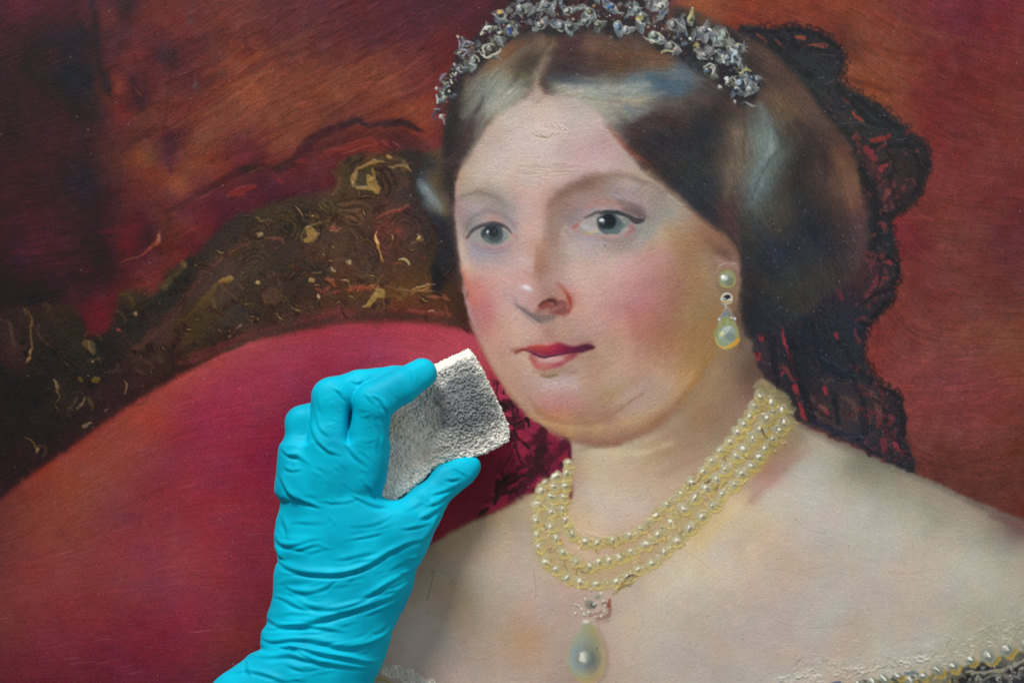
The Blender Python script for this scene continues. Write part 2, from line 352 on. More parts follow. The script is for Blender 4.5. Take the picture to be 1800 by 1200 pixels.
S('68,570 74,592 88,608 110,616', [1.5, 2.5, 2.5, 1], '4b3e36', .7, 3)
S('80,535 90,540 82,550', [3, 3, 1], '4c432e', .6, 3); S('46,545 50,552', 3, '5a5032', .6, 2)
S('150,602 160,606 168,614', [5, 8, 4], '5e5330', .7, 3); S('156,600 162,615 166,620', [1, 2, 1], '84733c', .6, 1.5, .3)
dab(143, 665, 4, 4, 0, '5c4c16', .8, 2, .4); dab(170, 665, 8, 6, 0, '62571c', .9, 2, .5); dab(241, 550, 6, 5, 0, '75663c', .7, 3, .5)
S('240,548 243,552', 1.5, 'a49a68', .8, 1, .3); dab(163, 634, 1.8, 1.8, 0, 'b4ac84', .9, 1, .5); S('155,632 175,630 178,640', [2, 3, 1], '4e4630', .7, 3)
S('97,668 101,678 103,690', [1, 4, 1], '8a7a48', .7, 1.5, .5); dab(100, 679, 2.5, 2.5, 0, 'c8b878', .9, 1, .6); S('104,688 105,700 102,706', [1.5, 1, .8], '6c6440', .6, 1.5)
S('222,668 226,680 222,692', [.8, 2, .8], '8c7c50', .8, 1.2, .4); S('140,715 148,706 150,698', [1.5, 2, 1], '776c46', .8, 1.5, .3); S('124,716 136,704 139,694', [3, 2.5, 1], '4c402a', .7, 2)
S('158,700 163,712 160,722', [3, 3, 1], '524a26', .7, 2); S('45,768 58,775 66,788', [1, 2, 2], '635728', .7, 2, .3); dab(68, 790, 3.5, 5, 20, '877648', .85, 1.5, .5); S('150,748 160,744', [3, 2], '7c6c50', .8, 1.5, .4)
S('190,718 186,724', 2, '70604a', .6, 2); S('240,646 250,652', [2, 3], '4e4430', .7, 2); S('185,655 205,650 208,640', 2, '453c35', .6, 2)
S('210,516 228,520 236,532 234,538', [2, 4, 3, 2], '4b4124', .8, 2); S('206,545 215,555 222,566', [2, 2, 1], '504a44', .6, 2)
dab(211, 579, 4, 3, 20, 'a03a32', .9, 1.2, .5); dab(245, 508, 3, 3, 0, '444026', .5, 3)
S('285,505 300,492 314,478 325,466', [3, 6, 5, 4], '544a2c', .7, 4); dab(289, 504, 5, 7, 20, '5c5030', .7, 3); S('320,462 327,468', 3.5, '7a6a3c', .6, 3); S('318,460 326,450 332,446', [2, 3, 1], '8c3038', .6, 2)
S('386,496 396,492 407,490', [2, 4, 3.5], '8c7428', .9, 1.3, .5); S('390,497 400,493', 1.2, 'b85a30', .6, 1)
S('355,528 368,518 384,500', [3, 5, 2], '5e5120', .75, 3, .3); S('366,520 376,528 386,550', [4, 5, 1], '55492a', .7, 3); S('318,565 335,552 352,535 365,525', [2, 3, 5, 4], '54481f', .6, 3)
S('378,528 386,548', .8, '70684c', .7, 1); S('390,500 410,520 415,535', [3, 3, 1], '564833', .6, 3); S('424,498 428,508', [3, 1], '65523c', .7, 2); S('404,590 415,582 426,572', [1, 2.5, 1], '7c6f5c', .8, 1.2, .4)
S('432,555 440,562 448,572', [2, 4, 1], '5c4c3c', .6, 2); S('280,625 290,635', 3, '4a4030', .6, 3); S('340,600 310,610 290,600', [2, 3, 1], '4c4230', .5, 3)
# scrolls on the crest
def scroll(x, y, r, t0, t1, c, w=2.5, a=.6, h=.3):
    cc_ = hx(c)
    for q_, (dr, br, al) in enumerate([(0, 1.12, .6), (-.16, .55, .55), (-.3, 1.25, .5), (-.46, .6, .45), (.14, .5, .5)]):
        R_ = r * (1 + dr); t_ = np.radians(np.linspace(t0 + q_ * 6, t1 - q_ * 9, 16)); X_ = x + R_ * np.cos(t_); Y_ = y + R_ * .92 * np.sin(t_)
        stroke(np.stack([X_, Y_], 1), [w * .3, w, w * 1.1, w * .3], np.clip(cc_ * br, 0, 1), al, 3.0, h * (.5 if br > 1 else -.3), straight=True)
for (x, y, r, t0, t1, c, w) in [(500, 405, 28, 250, 420, '4c4328', 3), (535, 410, 34, 240, 400, '453c2a', 3), (610, 405, 36, 180, 330, '6a4a30', 4), (612, 420, 24, 200, 400, '5e4634', 3), (620, 400, 48, 190, 320, '5c4530', 2.5),
        (690, 420, 30, 110, 250, '6c3a30', 5), (712, 405, 26, 190, 380, '4e3a32', 3), (640, 455, 22, 300, 480, '4c4034', 3), (610, 465, 16, 200, 330, '5c4a3a', 3), (600, 350, 30, 60, 180, '4c4426', 4), (650, 330, 42, 270, 400, '3e3426', 4),
        (575, 370, 30, 70, 170, '54432c', 4), (655, 310, 46, 180, 260, '352e26', 4), (730, 440, 22, 170, 330, '5a4436', 3), (475, 500, 22, 200, 420, '54463a', 4), (478, 520, 18, 0, 360, '51402f', 4), (450, 470, 30, 200, 330, '3f382c', 3),
        (500, 470, 20, 20, 160, '4a382c', 3), (545, 500, 22, 190, 340, '4c3c2a', 3), (560, 455, 26, 20, 140, '36302a', 3), (450, 405, 12, 0, 360, '4d3e2c', 5)]:
    scroll(x, y, r, t0, t1, c, w)
gs = np.random.default_rng(23)
rows = ['30,600 110,640 170,700', '20,680 90,720 130,760', '215,560 300,520 360,470 430,430 520,390 620,370 720,360', '250,620 330,580 400,530 470,490 560,455 650,430 740,430', '300,625 380,595 460,550 560,515 660,500 780,515', '470,400 560,370 640,340 700,300', '440,560 540,540 640,540 790,560']
for ri, rw in enumerate(rows):
    q_ = spline(P(rw), 12)
    for t_ in np.arange(0, len(q_) - 2, 2.2 if ri > 1 else 3):
        k_ = int(t_); tg = q_[k_ + 1] - q_[k_]; a0 = math.degrees(math.atan2(tg[1], tg[0])); x, y = q_[k_] + gs.normal(0, 6, 2); r_ = gs.uniform(7, 17)
        dim = np.clip((x + 120) / 620, .5, 1.0); cg = hx(['6c5430', '5a4430', '75602f', '6a4230', '4e4630', '7c6a3c', '5c3c2c'][gs.integers(7)]) * dim
        s0 = a0 + gs.choice([-1, 1]) * gs.uniform(40, 140); ln_ = gs.uniform(70, 150)
        for q9, (dr, br, al, ww) in enumerate([(0, 1.0, .5, 1.9), (-.22, .42, .5, 2.2), (-.42, .85, .4, 1.4), (.2, .38, .45, 2.0)]):
            R_ = r_ * (1 + dr); tt_ = np.radians(np.linspace(s0 + q9 * 5, s0 + ln_ - q9 * 8, 9)); stroke(np.stack([x + R_ * np.cos(tt_), y + R_ * .9 * np.sin(tt_)], 1), [.4, ww, ww * 1.3, .4], np.clip(cg * br, 0, 1), al, 1.8, .12 if br > .8 else -.08, straight=True)
        if gs.random() < .3: tt_ = np.radians(np.linspace(s0 + 20, s0 + 60, 5)); stroke(np.stack([x + r_ * np.cos(tt_), y + r_ * .9 * np.sin(tt_)], 1), [.4, 1.3, .4], hx(['a08c48', '8c7840', 'b09c5c'][gs.integers(3)]) * np.clip(dim + .1, 0, 1), .8, 1.0, .5, straight=True)
dab(478, 521, 16, 13, 0, '5c4634', .6, 4)
S('620,325 624,310 632,298 645,290 660,286 675,288', [3, 5, 2.5, 3, 3.5, 1], '8c7638', .92, 1.3, .8); dab(628, 312, 4, 8, 20, '96885a', .9, 1.3, .8); dab(620, 323, 3.5, 3.5, 0, 'a09a68', .9, 1, .8)
dab(683, 278, 7, 4, 10, '9c8440', .9, 1.3, .9); S('684,296 700,293 714,294 722,302', [1, 2.5, 2.5, 1], '8c7a3a', .85, 1.3, .6); S('655,300 658,312 650,320', [3, 3, 2], '85702e', .85, 1.5, .6)
S('647,312 652,320 660,334 662,338', [3, 8, 8, 3], '927f3c', .92, 1.2, .7); S('628,332 645,331 660,337', [3, 4, 2], '988644', .9, 1.2, .8); S('690,278 705,282 712,290', 3, '5e5230', .6, 3)
S('700,312 715,322 700,334', [4, 6, 3], '5c4030', .5, 4); S('585,300 600,330 575,352', [3, 3, 2], '584830', .6, 4); S('600,315 592,335 585,345', [4, 3, 2], '6b4e34', .6, 3)
S('544,402 548,412 550,420 540,424', [5, 8, 6, 3], '8e7a38', .92, 1.3, .7); dab(558, 411, 4, 3, 0, '84703c', .8, 1.3, .6); dab(586, 402, 6, 5, -10, '8a4c38', .85, 1.4, .8); S('582,406 592,405', 1, 'c8b8a0', .5, 1)
S('666,385 685,374 705,368 717,361', [1, 3, 3.5, 2], '8a4232', .8, 1.8, .5); S('678,390 672,400 675,412', [3, 5, 4], '6e3c32', .6, 4); dab(700, 408, 7, 4, 0, '8a3c30', .6, 3)
S('664,408 662,422 666,438 672,452 676,458', [1.2, 3.5, 2, 1.6, .8], 'b08c44', .95, 1.1, .9); S('662,414 663,428', 1.6, 'e0cc88', .9, 1, .6); dab(738, 420, 5, 5, 0, 'a08838', .9, 1.2, .9); dab(738, 418, 2.4, 2.4, 0, 'd8c890', .8, 1, .4)
S('702,458 712,458 720,464 719,467', [1, 3, 3, 1], 'a8a064', .95, 1.2, .9); S('695,466 706,464', 2.5, '8a4834', .6, 2); dab(612, 460, 6, 3.5, 15, 'a0986c', .9, 1.3, .8); dab(743, 453, 5, 4, 0, '783434', .6, 3)
S('458,415 462,410', 2, '9a8f7c', .8, 1, .6); S('452,384 462,390', 2, '7a7034', .7, 2, .4); dab(458, 412, 5, 3, 10, '8a7c44', .7, 1.5, .5); S('476,420 490,418 500,430', [2, 3, 1], '7c4434', .7, 2, .3); S('568,430 570,448', 1, '5c5c58', .6, 1)
dab(402, 492, 8, 5, 0, '7c6c28', .7, 2, .6); dab(455, 498, 4, 3.5, 0, 'b0a45c', .95, 1.1, .9); dab(547, 495, 5, 4.5, 0, '968448', .9, 1.3, .9); dab(562, 520, 3.4, 3.4, 0, 'b0aa70', .95, 1, .9); S('582,472 588,477', 1.6, 'b8a868', .9, 1, .8); S('550,481 566,480', 1.4, '7a6a34', .7, 1, .3)
S('574,490 583,496 590,504', [3, 4, 2], '9c5230', .85, 1.5, .6); S('558,510 566,512', 2, '8c3a2e', .7, 1.5, .4); S('572,512 578,508', 3, '943e34', .8, 1.5, .5); S('588,516 600,512', 2, '8a3e30', .7, 1.5, .4)
for i in range(9): x = 614 + i * 6; S(f'{x},{502+(i%3)*2} {x+2},{512-(i%2)*3} {x+5},{502+(i%3)}', 1.1, ['c06038', 'b4502e', 'b88050'][i % 3], .8, 1, .6)
S('612,508 640,508 660,504', 4, '8c4426', .6, 3); dab(656, 504, 6, 4, 0, 'a06030', .7, 2, .5)
S('670,516 664,520 655,532 645,540 638,543', [7, 6, 5, 3, 1], '938136', .93, 1.3, .9); dab(664, 520, 5, 5, 20, 'a08c4a', .8, 1.4, .5)
S('705,505 712,515 705,525', [4, 7, 4], '6d5a2c', .7, 3); S('680,507 720,511 760,505', 1.6, '7c6434', .6, 1.5, .3)
for i, t in enumerate(['722,518 745,508 770,498', '726,512 742,503 764,499', '735,505 750,500 765,500', '745,512 765,512 785,522', '755,520 775,524 790,530', '780,490 790,478 794,470']): S(t, [1, 2, .8], ['9c7838', 'a8843c', '8c6c30', '8a5c34', '9a5a30', '8a6030'][i], .85, 1.2, .7)
S('755,522 770,520 785,526', [3, 5, 2], '8a4c2c', .7, 2, .4); S('720,545 740,550 760,548 778,552', [3, 4, 3, 4], '803c2c', .65, 2.5, .3); S('785,540 790,555', 3, '8c4028', .6, 2); S('755,547 762,543', 1, 'c0a078', .8, 1, .4); S('680,540 700,543', 3, '74402c', .6, 2)
S('762,470 770,480 765,505 775,520', [4, 8, 7, 3], '1f1c1e', .8, 4)
S('602,540 605,552 612,558', 1, '241a18', .8, 1.2); S('815,575 824,586', 1.3, '43242c', .8, 1.5)
# ---------------------------------------------------------------- 3. black lace behind the neck, on the red
LB = '866,660 868,700 876,720 880,760 888,800 870,840 858,880 842,905 870,896 900,880 930,868 960,850 1000,830 1005,790 985,755 960,730 930,720 900,700'
m = np.clip(blur(fillmask(P(LB)), 4), 0, 1); ID[(m > .5)] = 4
n1 = vnoise(14, 31); n2 = vnoise(7, 32); lay(m * np.clip((n1 * .8 + n2 * .6 - .15) * 2.2, 0, 1), hx('3c1222'), .8)
lay(m * np.clip((n1 * -.8 + n2 * .5 - .5) * 2.5, 0, 1), hx('a8203c'), .6)
S('960,735 955,760 950,790 945,820', [6, 8, 9, 8], '33131f', .75, 4); S('1000,760 985,790 960,810 930,840 915,870', [8, 9, 8, 7, 6], '3a1423', .7, 5); S('980,770 975,795', 8, '7c1c34', .5, 4)
S('875,672 872,690 875,705', 1.2, '2a1018', .9, 1.2); dab(887, 689, 3.2, 3.2, 0, '1f0e14', .9, 1.5); S('880,708 888,712 884,722', [4, 5, 3], '26121a', .9, 2); S('898,706 901,715 902,740 906,760 918,776 930,788', [4, 2, 1.5, 2.5, 2, 3], '2c121a', .85, 1.6)
S('888,742 905,745 918,738', [2, 2.4, 2], '26121a', .85, 1.5); dab(927, 736, 5, 7, -20, '1c1016', .95, 1.6); S('930,744 930,750', 2, '1c1016', .9, 1.5); S('905,780 912,800 920,815', 2, '301420', .8, 2)
S('900,790 890,812 880,830', 1.5, '3a1420', .7, 1.5)
S('895,835 885,840 878,848 872,856 874,870 868,884', [4, 3, 4, 3, 4, 3], '2c131c', .9, 1.8); S('890,850 905,843 920,836', [3, 4, 3], '30151e', .8, 2); S('842,904 850,899 858,893', [1.5, 2.5, 1.5], '2a1518', .95, 1.3); S('880,868 900,862 915,850', [3, 4, 4], '33151f', .7, 3)
# ---------------------------------------------------------------- 4. black lace veil at the back of the head
VE = '1292,52 1312,46 1345,50 1370,52 1388,46 1415,50 1440,60 1462,72 1482,95 1484,110 1478,128 1476,142 1500,160 1530,176 1562,200 1590,222 1612,240 1630,262 1634,285 1632,305 1622,330 1616,345 1600,362 1584,372 1572,382 1566,395 1574,430 1576,455 1582,475 1578,492 1568,505 1570,520 1562,532 1550,545 1540,558 1526,570 1522,590 1520,625 1534,655 1552,675 1572,684 1582,700 1590,735 1590,765 1604,795 1608,832 1590,832 1557,814 1470,772 1420,750 1392,736 1375,700 1340,672 1320,640 1300,560 1280,300 1330,150 1300,70'
m = region(VE, 2.6, """1310,55,23222a 1360,60,28262e 1420,60,25242a 1470,90,2a2528 1460,130,2a2b2c 1400,110,2c2d2e 1350,90,2b2727 1440,160,2c2e2f 1480,170,2a2a2c 1530,190,2c2a2c 1500,220,2e2c2d 1460,200,322e30 1560,230,292a2c 1600,250,282628 1540,260,2e2828 1500,260,2a282b
1620,300,262224 1560,300,3c2a2c 1580,340,352528 1530,300,45282c 1530,340,402a2c 1510,320,2a2628 1560,370,2a2426 1540,400,23262a 1560,440,25272a 1540,470,3a282e 1560,500,30262c 1530,480,42282e 1510,500,3c262c 1545,530,2e2428 1500,540,2a2630 1520,560,282632
1480,560,262a34 1500,620,262830 1440,600,23262f 1380,600,23242e 1340,600,342c32 1330,640,3a2c32 1400,640,24242c 1460,650,272a34 1500,660,2a2a30 1540,700,352a2e 1580,740,2b262e 1500,720,3c3032 1440,700,35292d 1400,700,2a262c 1460,740,3e3234 1520,760,2b2c34 1560,790,34282e 1600,820,26262e 1420,740,3c3234""", 4, c=10)
# gaps, folds and threads of the lace
reds = [('1330,62 1340,70 1344,76', [1.5, 3, 2], 'a8432f'), ('1362,72 1370,80', [2, 3], '7c3a30'), ('1396,67 1412,68', [3, 4], '9c432e'), ('1405,83 1430,81 1450,80', [1, 4, 4], '9a4634'), ('1480,165 1486,175 1490,182', [2, 3.5, 2], '98402c'), ('1495,195 1505,208 1517,216', [1.5, 4, 2], 'a43a28'),
        ('1532,250 1545,246 1560,242 1563,236', [4, 4, 4, 2], '9c2c2a'), ('1518,262 1528,268 1534,278', [4, 8, 3], '8c2c34'), ('1548,298 1556,293', [4, 5], '9c2c36'), ('1555,335 1560,340 1558,346', [3, 5, 2], '8e3a34'), ('1540,322 1548,325', 2, '6c2c30'), ('1590,318 1603,316 1606,324', 2, '6a3830'),
        ('1565,355 1568,370', [4, 5], '5c2e34'), ('1500,452 1506,458', [3, 2], '7c2430'), ('1545,462 1560,460 1566,466', [3, 4, 2], '8c2e38'), ('1540,450 1548,455', 3, '602830'), ('1520,455 1535,460 1545,455', [4, 4, 2], '6c3036'), ('1540,485 1538,500 1528,515', [3, 4, 2], '7c2a34'), ('1520,520 1530,510', 3, '84303a'), ('1548,470 1558,480', 3, '5c3236'),
        ('1470,505 1475,515 1480,525', [3, 4, 3], '7a2632'), ('1470,498 1480,494', 2.5, '66282e'), ('1500,470 1505,455 1510,448', 3, '6c2630'), ('1372,572 1376,590 1384,615 1392,640 1400,668', [2, 3.5, 3, 3, 2], 'b22e34'), ('1325,585 1335,590 1338,600', [3, 6, 4], 'a42a30'), ('1318,626 1332,624 1332,632', [3, 6, 4], 'a82830'),
        ('1368,660 1376,655', [3, 3], '9c2a34'), ('1398,676 1400,688', [4, 4.5], 'b42c34'), ('1404,710 1412,728 1416,736', [4, 5, 4], 'a42c30'), ('1470,590 1472,596', [4, 3], 'a02c34'), ('1502,580 1508,600', [3, 4], '6c2c36'), ('1450,682 1452,690', [3.5, 4], 'a82a34'), ('1452,722 1453,726', 3, 'a82c34'), ('1440,712 1450,718', [3, 4], '8c4a44'),
        ('1562,730 1570,734', [4, 3], '86303a'), ('1540,720 1545,745', [5, 6], '743036'), ('1530,690 1540,705 1548,725', [5, 6, 4], '70443e'), ('1552,770 1555,790', [4, 5], '842e38'), ('1568,778 1575,785 1580,792', [3, 4, 2], 'a8303c'), ('1525,720 1526,745', 4, '642a34'), ('1376,640 1384,655 1392,668', [3, 4, 3], '7a3434'),
        ('1365,640 1370,650', 3, '5e2c30'), ('1405,690 1400,700', 3, '6c3030'), ('1480,700 1500,710 1502,735', [3, 5, 6], '5c403e'), ('1450,672 1458,668', 4, '4e3836'), ('1425,698 1430,704', 4, '5c3c3e')]
for t, w, c in reds: S(t, w, c, .72, 2.4)
for t, c, w in [('1532,330 1545,320 1560,310 1575,300', '221e20', 3), ('1520,300 1535,330 1545,360', '1f2022', 4), ('1560,262 1570,290 1565,320 1575,345', '251f21', 3), ('1590,250 1612,280 1618,310 1604,340', '1e1c1f', 4), ('1568,270 1590,290 1600,310', '2f2022', 2.5), ('1540,285 1555,285 1575,275', '271f22', 3), ('1580,330 1600,330', '3c2a2c', 3),
        ('1530,260 1560,255 1600,258', '1b1c20', 4), ('1510,300 1530,340 1540,380 1545,420', '1b1e22', 7), ('1535,380 1560,372 1575,372', '1c1c1f', 4), ('1540,400 1535,430 1525,445 1540,455 1560,452', '1c1e22', 5), ('1556,450 1574,458 1578,480 1568,500', '19191c', 3.5), ('1545,452 1548,470 1545,490', '241d22', 3), ('1520,530 1535,518 1552,512 1565,505', '1b1a1e', 3),
        ('1530,555 1545,545 1555,530', '19181c', 4), ('1505,560 1520,570 1530,565', '1a1a1e', 3), ('1300,52 1350,56 1390,52 1430,60 1465,78', '1e1d24', 3.5), ('1360,56 1375,70 1400,80 1440,88 1470,95', '201e24', 4), ('1385,52 1395,75 1400,88', '1f1e22', 5), ('1340,60 1370,90 1400,115 1430,140', '202224', 6), ('1440,62 1470,85 1476,110', '1d1c20', 4),
        ('1420,150 1445,190 1470,220 1500,240', '242424', 6), ('1470,150 1500,185 1530,215 1560,225', '1e2022', 5), ('1500,170 1540,200 1580,225', '1d1e22', 5), ('1455,190 1480,205 1495,222', '3a3034', 2.5), ('1430,210 1450,235 1490,252', '1f1e20', 5), ('1448,165 1458,180', '40302f', 2), ('1390,600 1395,640 1415,690 1425,735', '1c1e26', 7), ('1355,580 1358,620 1365,665', '1d1f26', 6),
        ('1430,570 1440,620 1465,650 1500,660', '1b222e', 7), ('1410,560 1420,600', '1e2530', 8), ('1480,600 1500,640 1530,670', '20222a', 5), ('1545,680 1570,690 1584,720 1588,760', '1c1c22', 5), ('1500,670 1515,700 1520,760', '22222a', 6), ('1466,690 1472,740', '1e212b', 5), ('1430,740 1480,762 1520,770', '23263a', 5), ('1510,780 1560,805 1600,825', '25262e', 4),
        ('1558,750 1570,765 1600,800', '1f1e26', 5), ('1535,700 1552,712 1560,740', '221c22', 4), ('1420,715 1440,722 1460,735', '2a2022', 2), ('1425,725 1445,735', '5c403e', 1.5), ('1432,715 1448,726', '4e3634', 1.5)]: S(t, w, c, .75, 2.2, .15)
for t in ['1555,545 1560,538', '1548,515 1550,522', '1540,435 1548,440', '1465,95 1485,90 1478,104', '1450,152 1465,140', '1420,155 1435,140 1450,140', '1460,207 1470,205', '1565,240 1580,246 1590,245', '1440,95 1470,100', '1480,215 1520,222 1560,228', '1310,54 1316,51', '1372,56 1380,53', '1435,226 1440,222', '1530,470 1532,480', '1400,585 1408,592', '1476,604 1487,606', '1440,625 1455,638', '1480,650 1490,655 1505,660', '1520,680 1540,690', '1485,770 1530,765', '1560,780 1575,800', '1350,680 1357,672', '1556,500 1560,490', '1570,475 1571,485']:
    S(t, .6, '74747c', .4, 1.2, .15)
# ---------------------------------------------------------------- 5. neck, shoulders and chest
BODY = '985,690 1000,750 1004,800 1005,850 1000,880 960,868 930,868 885,893 820,920 760,955 700,1000 640,1060 560,1200 520,1430 2130,1430 2130,1100 1900,960 1800,914 1700,874 1630,842 1557,813 1500,788 1440,762 1395,738 1370,700 1330,640 1310,560 1300,500 1200,480 1100,600'
m = region(BODY, 2.0, """1010,790,b8987c 1040,800,c8b088 1100,790,c4a884 1180,760,b08664 1240,720,a07650 1280,680,947050 1250,640,a0784c 1290,600,906a48 1200,680,b4885c 1310,560,6c5040 1300,620,806048 1320,660,6c4c3c 1330,700,8a6450
1030,830,c4a27c 1080,820,cdae88 1150,800,b8946a 1220,760,a07a56 1270,740,987258 1010,850,bc9880 1040,860,cdb294 1100,860,ceb293 1170,840,c4a07c 1230,800,b08a6c 1010,900,d2aa80 1040,900,d0b090 1080,900,ceb4a0 1120,880,ceb29c 1010,930,d8b07c 1050,925,d4b492 1100,915,d0b29a
1160,880,cca988 1200,850,c4a080 1000,950,d0a884 1050,970,d0ac90 1100,955,c8a080 1030,1010,ccaa88 1000,980,ccaa7c 960,880,c0a078 940,900,b89c78 965,950,c4a67c 1150,960,c8a48c 1200,930,c8aa84 1250,880,c4a67c 1300,820,b49a6c 1340,760,a89468 1370,720,948a64
880,905,a48860 850,925,b09470 810,945,b0906c 770,965,a48664 740,990,a08468 720,1020,a88c74 800,980,b8987a 860,960,bc9e80 910,930,b0967c 900,980,bca088 930,1020,bea494 760,1050,b4967c 800,1020,b09878 840,1010,b4a088 700,1080,b09a88 740,1100,b8a294 690,1140,b49c88
730,1160,b4a090 780,1100,b29a84 830,1060,a88e6c 870,1090,ac9078 820,1130,ac9480 860,1160,ae927c 900,1110,b68e6c 930,1120,b88c66 900,1060,b49a84 960,1080,bc9c8c 980,1120,ba9a84 960,1160,b89880 900,1190,b49a88 800,1190,b0988a 700,1200,a89484 1000,1180,b49080
1000,1040,c0a08c 1060,1060,c2a490 1080,1040,c8aa90 1100,1090,cab094 1120,1050,c8b094 1160,1020,d0b898 1200,1000,d6c2a0 1180,1070,c8b49c 1120,1140,c4ae98 1180,1150,bcaa9a 1240,1100,b8a898 1240,1040,c8b49c 1280,1000,d0ba9a 1080,1190,c0a48e
1230,950,dcb97c 1260,910,d8b880 1290,880,d4b88c 1250,960,d4b896 1300,940,ccb496 1340,880,c8b298 1320,860,bc9478 1350,830,b07c68 1380,800,a88064 1400,770,9c8060 1420,780,b09a80 1360,860,c4b0a0 1400,830,bcae9c 1440,810,b0a690 1470,800,a89c84
1340,920,d0b48c 1360,950,ccaf94 1380,1000,c8a98c 1330,1000,ccb096 1300,1060,c0aa98 1340,1100,bca89c 1400,1060,bcaaa0 1380,1150,c0ac9c 1300,1150,bcaa9c 1240,1170,b8a89a 1440,940,bfb0a2 1400,890,c4b8a4 1460,870,bcb2a0 1500,850,a89c86 1500,820,8c826c 1540,840,90856e
1560,850,988c74 1600,870,a09278 1650,880,9c8e78 1700,900,a08f78 1750,920,8e7864 1790,930,74544a 1800,960,988470 1520,900,bcb4a4 1580,920,bab09c 1640,920,a8a08a 1700,940,a8a08a 1750,970,a89a82 1500,960,bcb2a0 1560,980,bcb2a2 1620,980,bfae9a 1680,990,bcb4a0 1740,1000,b8ac94
1480,1040,bcb0a2 1540,1050,bcaa9c 1600,1050,c0ac96 1660,1060,b8a894 1720,1060,b4aa92 1780,1060,b2a894 1460,1100,bcaea0 1500,1110,c0a892 1540,1120,bcae98 1600,1110,bcaa98 1650,1110,bcae98 1700,1110,aea48a 1430,1160,c4aea0 1480,1170,c4a890 1540,1150,bfb29e
1780,1110,a89c80 1850,950,907a66 1950,1100,b0a48a 2000,1300,a89c80 1200,1300,b8a898 700,1300,a08c7c 1600,1300,b0a48a""", 5, c=16)
# modelling strokes on the neck
S('1003,772 1040,785 1085,795 1130,796 1180,780', [2, 5, 7, 6, 3], 'd2ba8c', .6, 6, .2)
S('1030,806 1070,822 1120,826 1170,815', [3, 6, 8, 4], 'c8a884', .35, 8); S('1160,835 1200,815 1235,790', [4, 8, 5], 'aa8058', .4, 10)
S('1150,790 1190,790 1230,770 1260,745', [3, 7, 8, 5], 'a87c54', .45, 10); S('1004,900 1008,935 1030,955 1060,960 1100,952', [4, 5, 3, 3, 3], 'd8ae80', .6, 5)
S('1020,930 1060,945 1110,935 1160,900 1200,870', 2, 'd4b49c', .5, 2.5, .35); S('1008,925 1040,948 1085,946', 1.2, 'e0c4a8', .5, 1.5, .5); S('1320,880 1350,850 1385,815 1420,790', [5, 6, 5, 3], 'a8705c', .35, 9)
S('1230,950 1260,915 1310,868', [10, 9, 5], 'dcb878', .45, 12); S('1340,790 1390,760 1410,770', [6, 8, 5], '947c60', .3, 8); S('1120,1010 1170,985 1220,950', [3, 7, 5], 'd8b888', .35, 9)
S('1395,742 1440,766 1500,792 1557,817 1630,846 1700,879 1800,920', [3, 4, 6, 6, 5, 4, 4], '6c6458', .5, 5); S('1700,880 1760,905 1810,930', [4, 8, 14], '6c4a42', .5, 9)
S('1740,905 1800,925', [3, 5], '7c4c44', .5, 5)
S('930,868 885,893 820,920 760,955', 4, '8c6650', .4, 5)
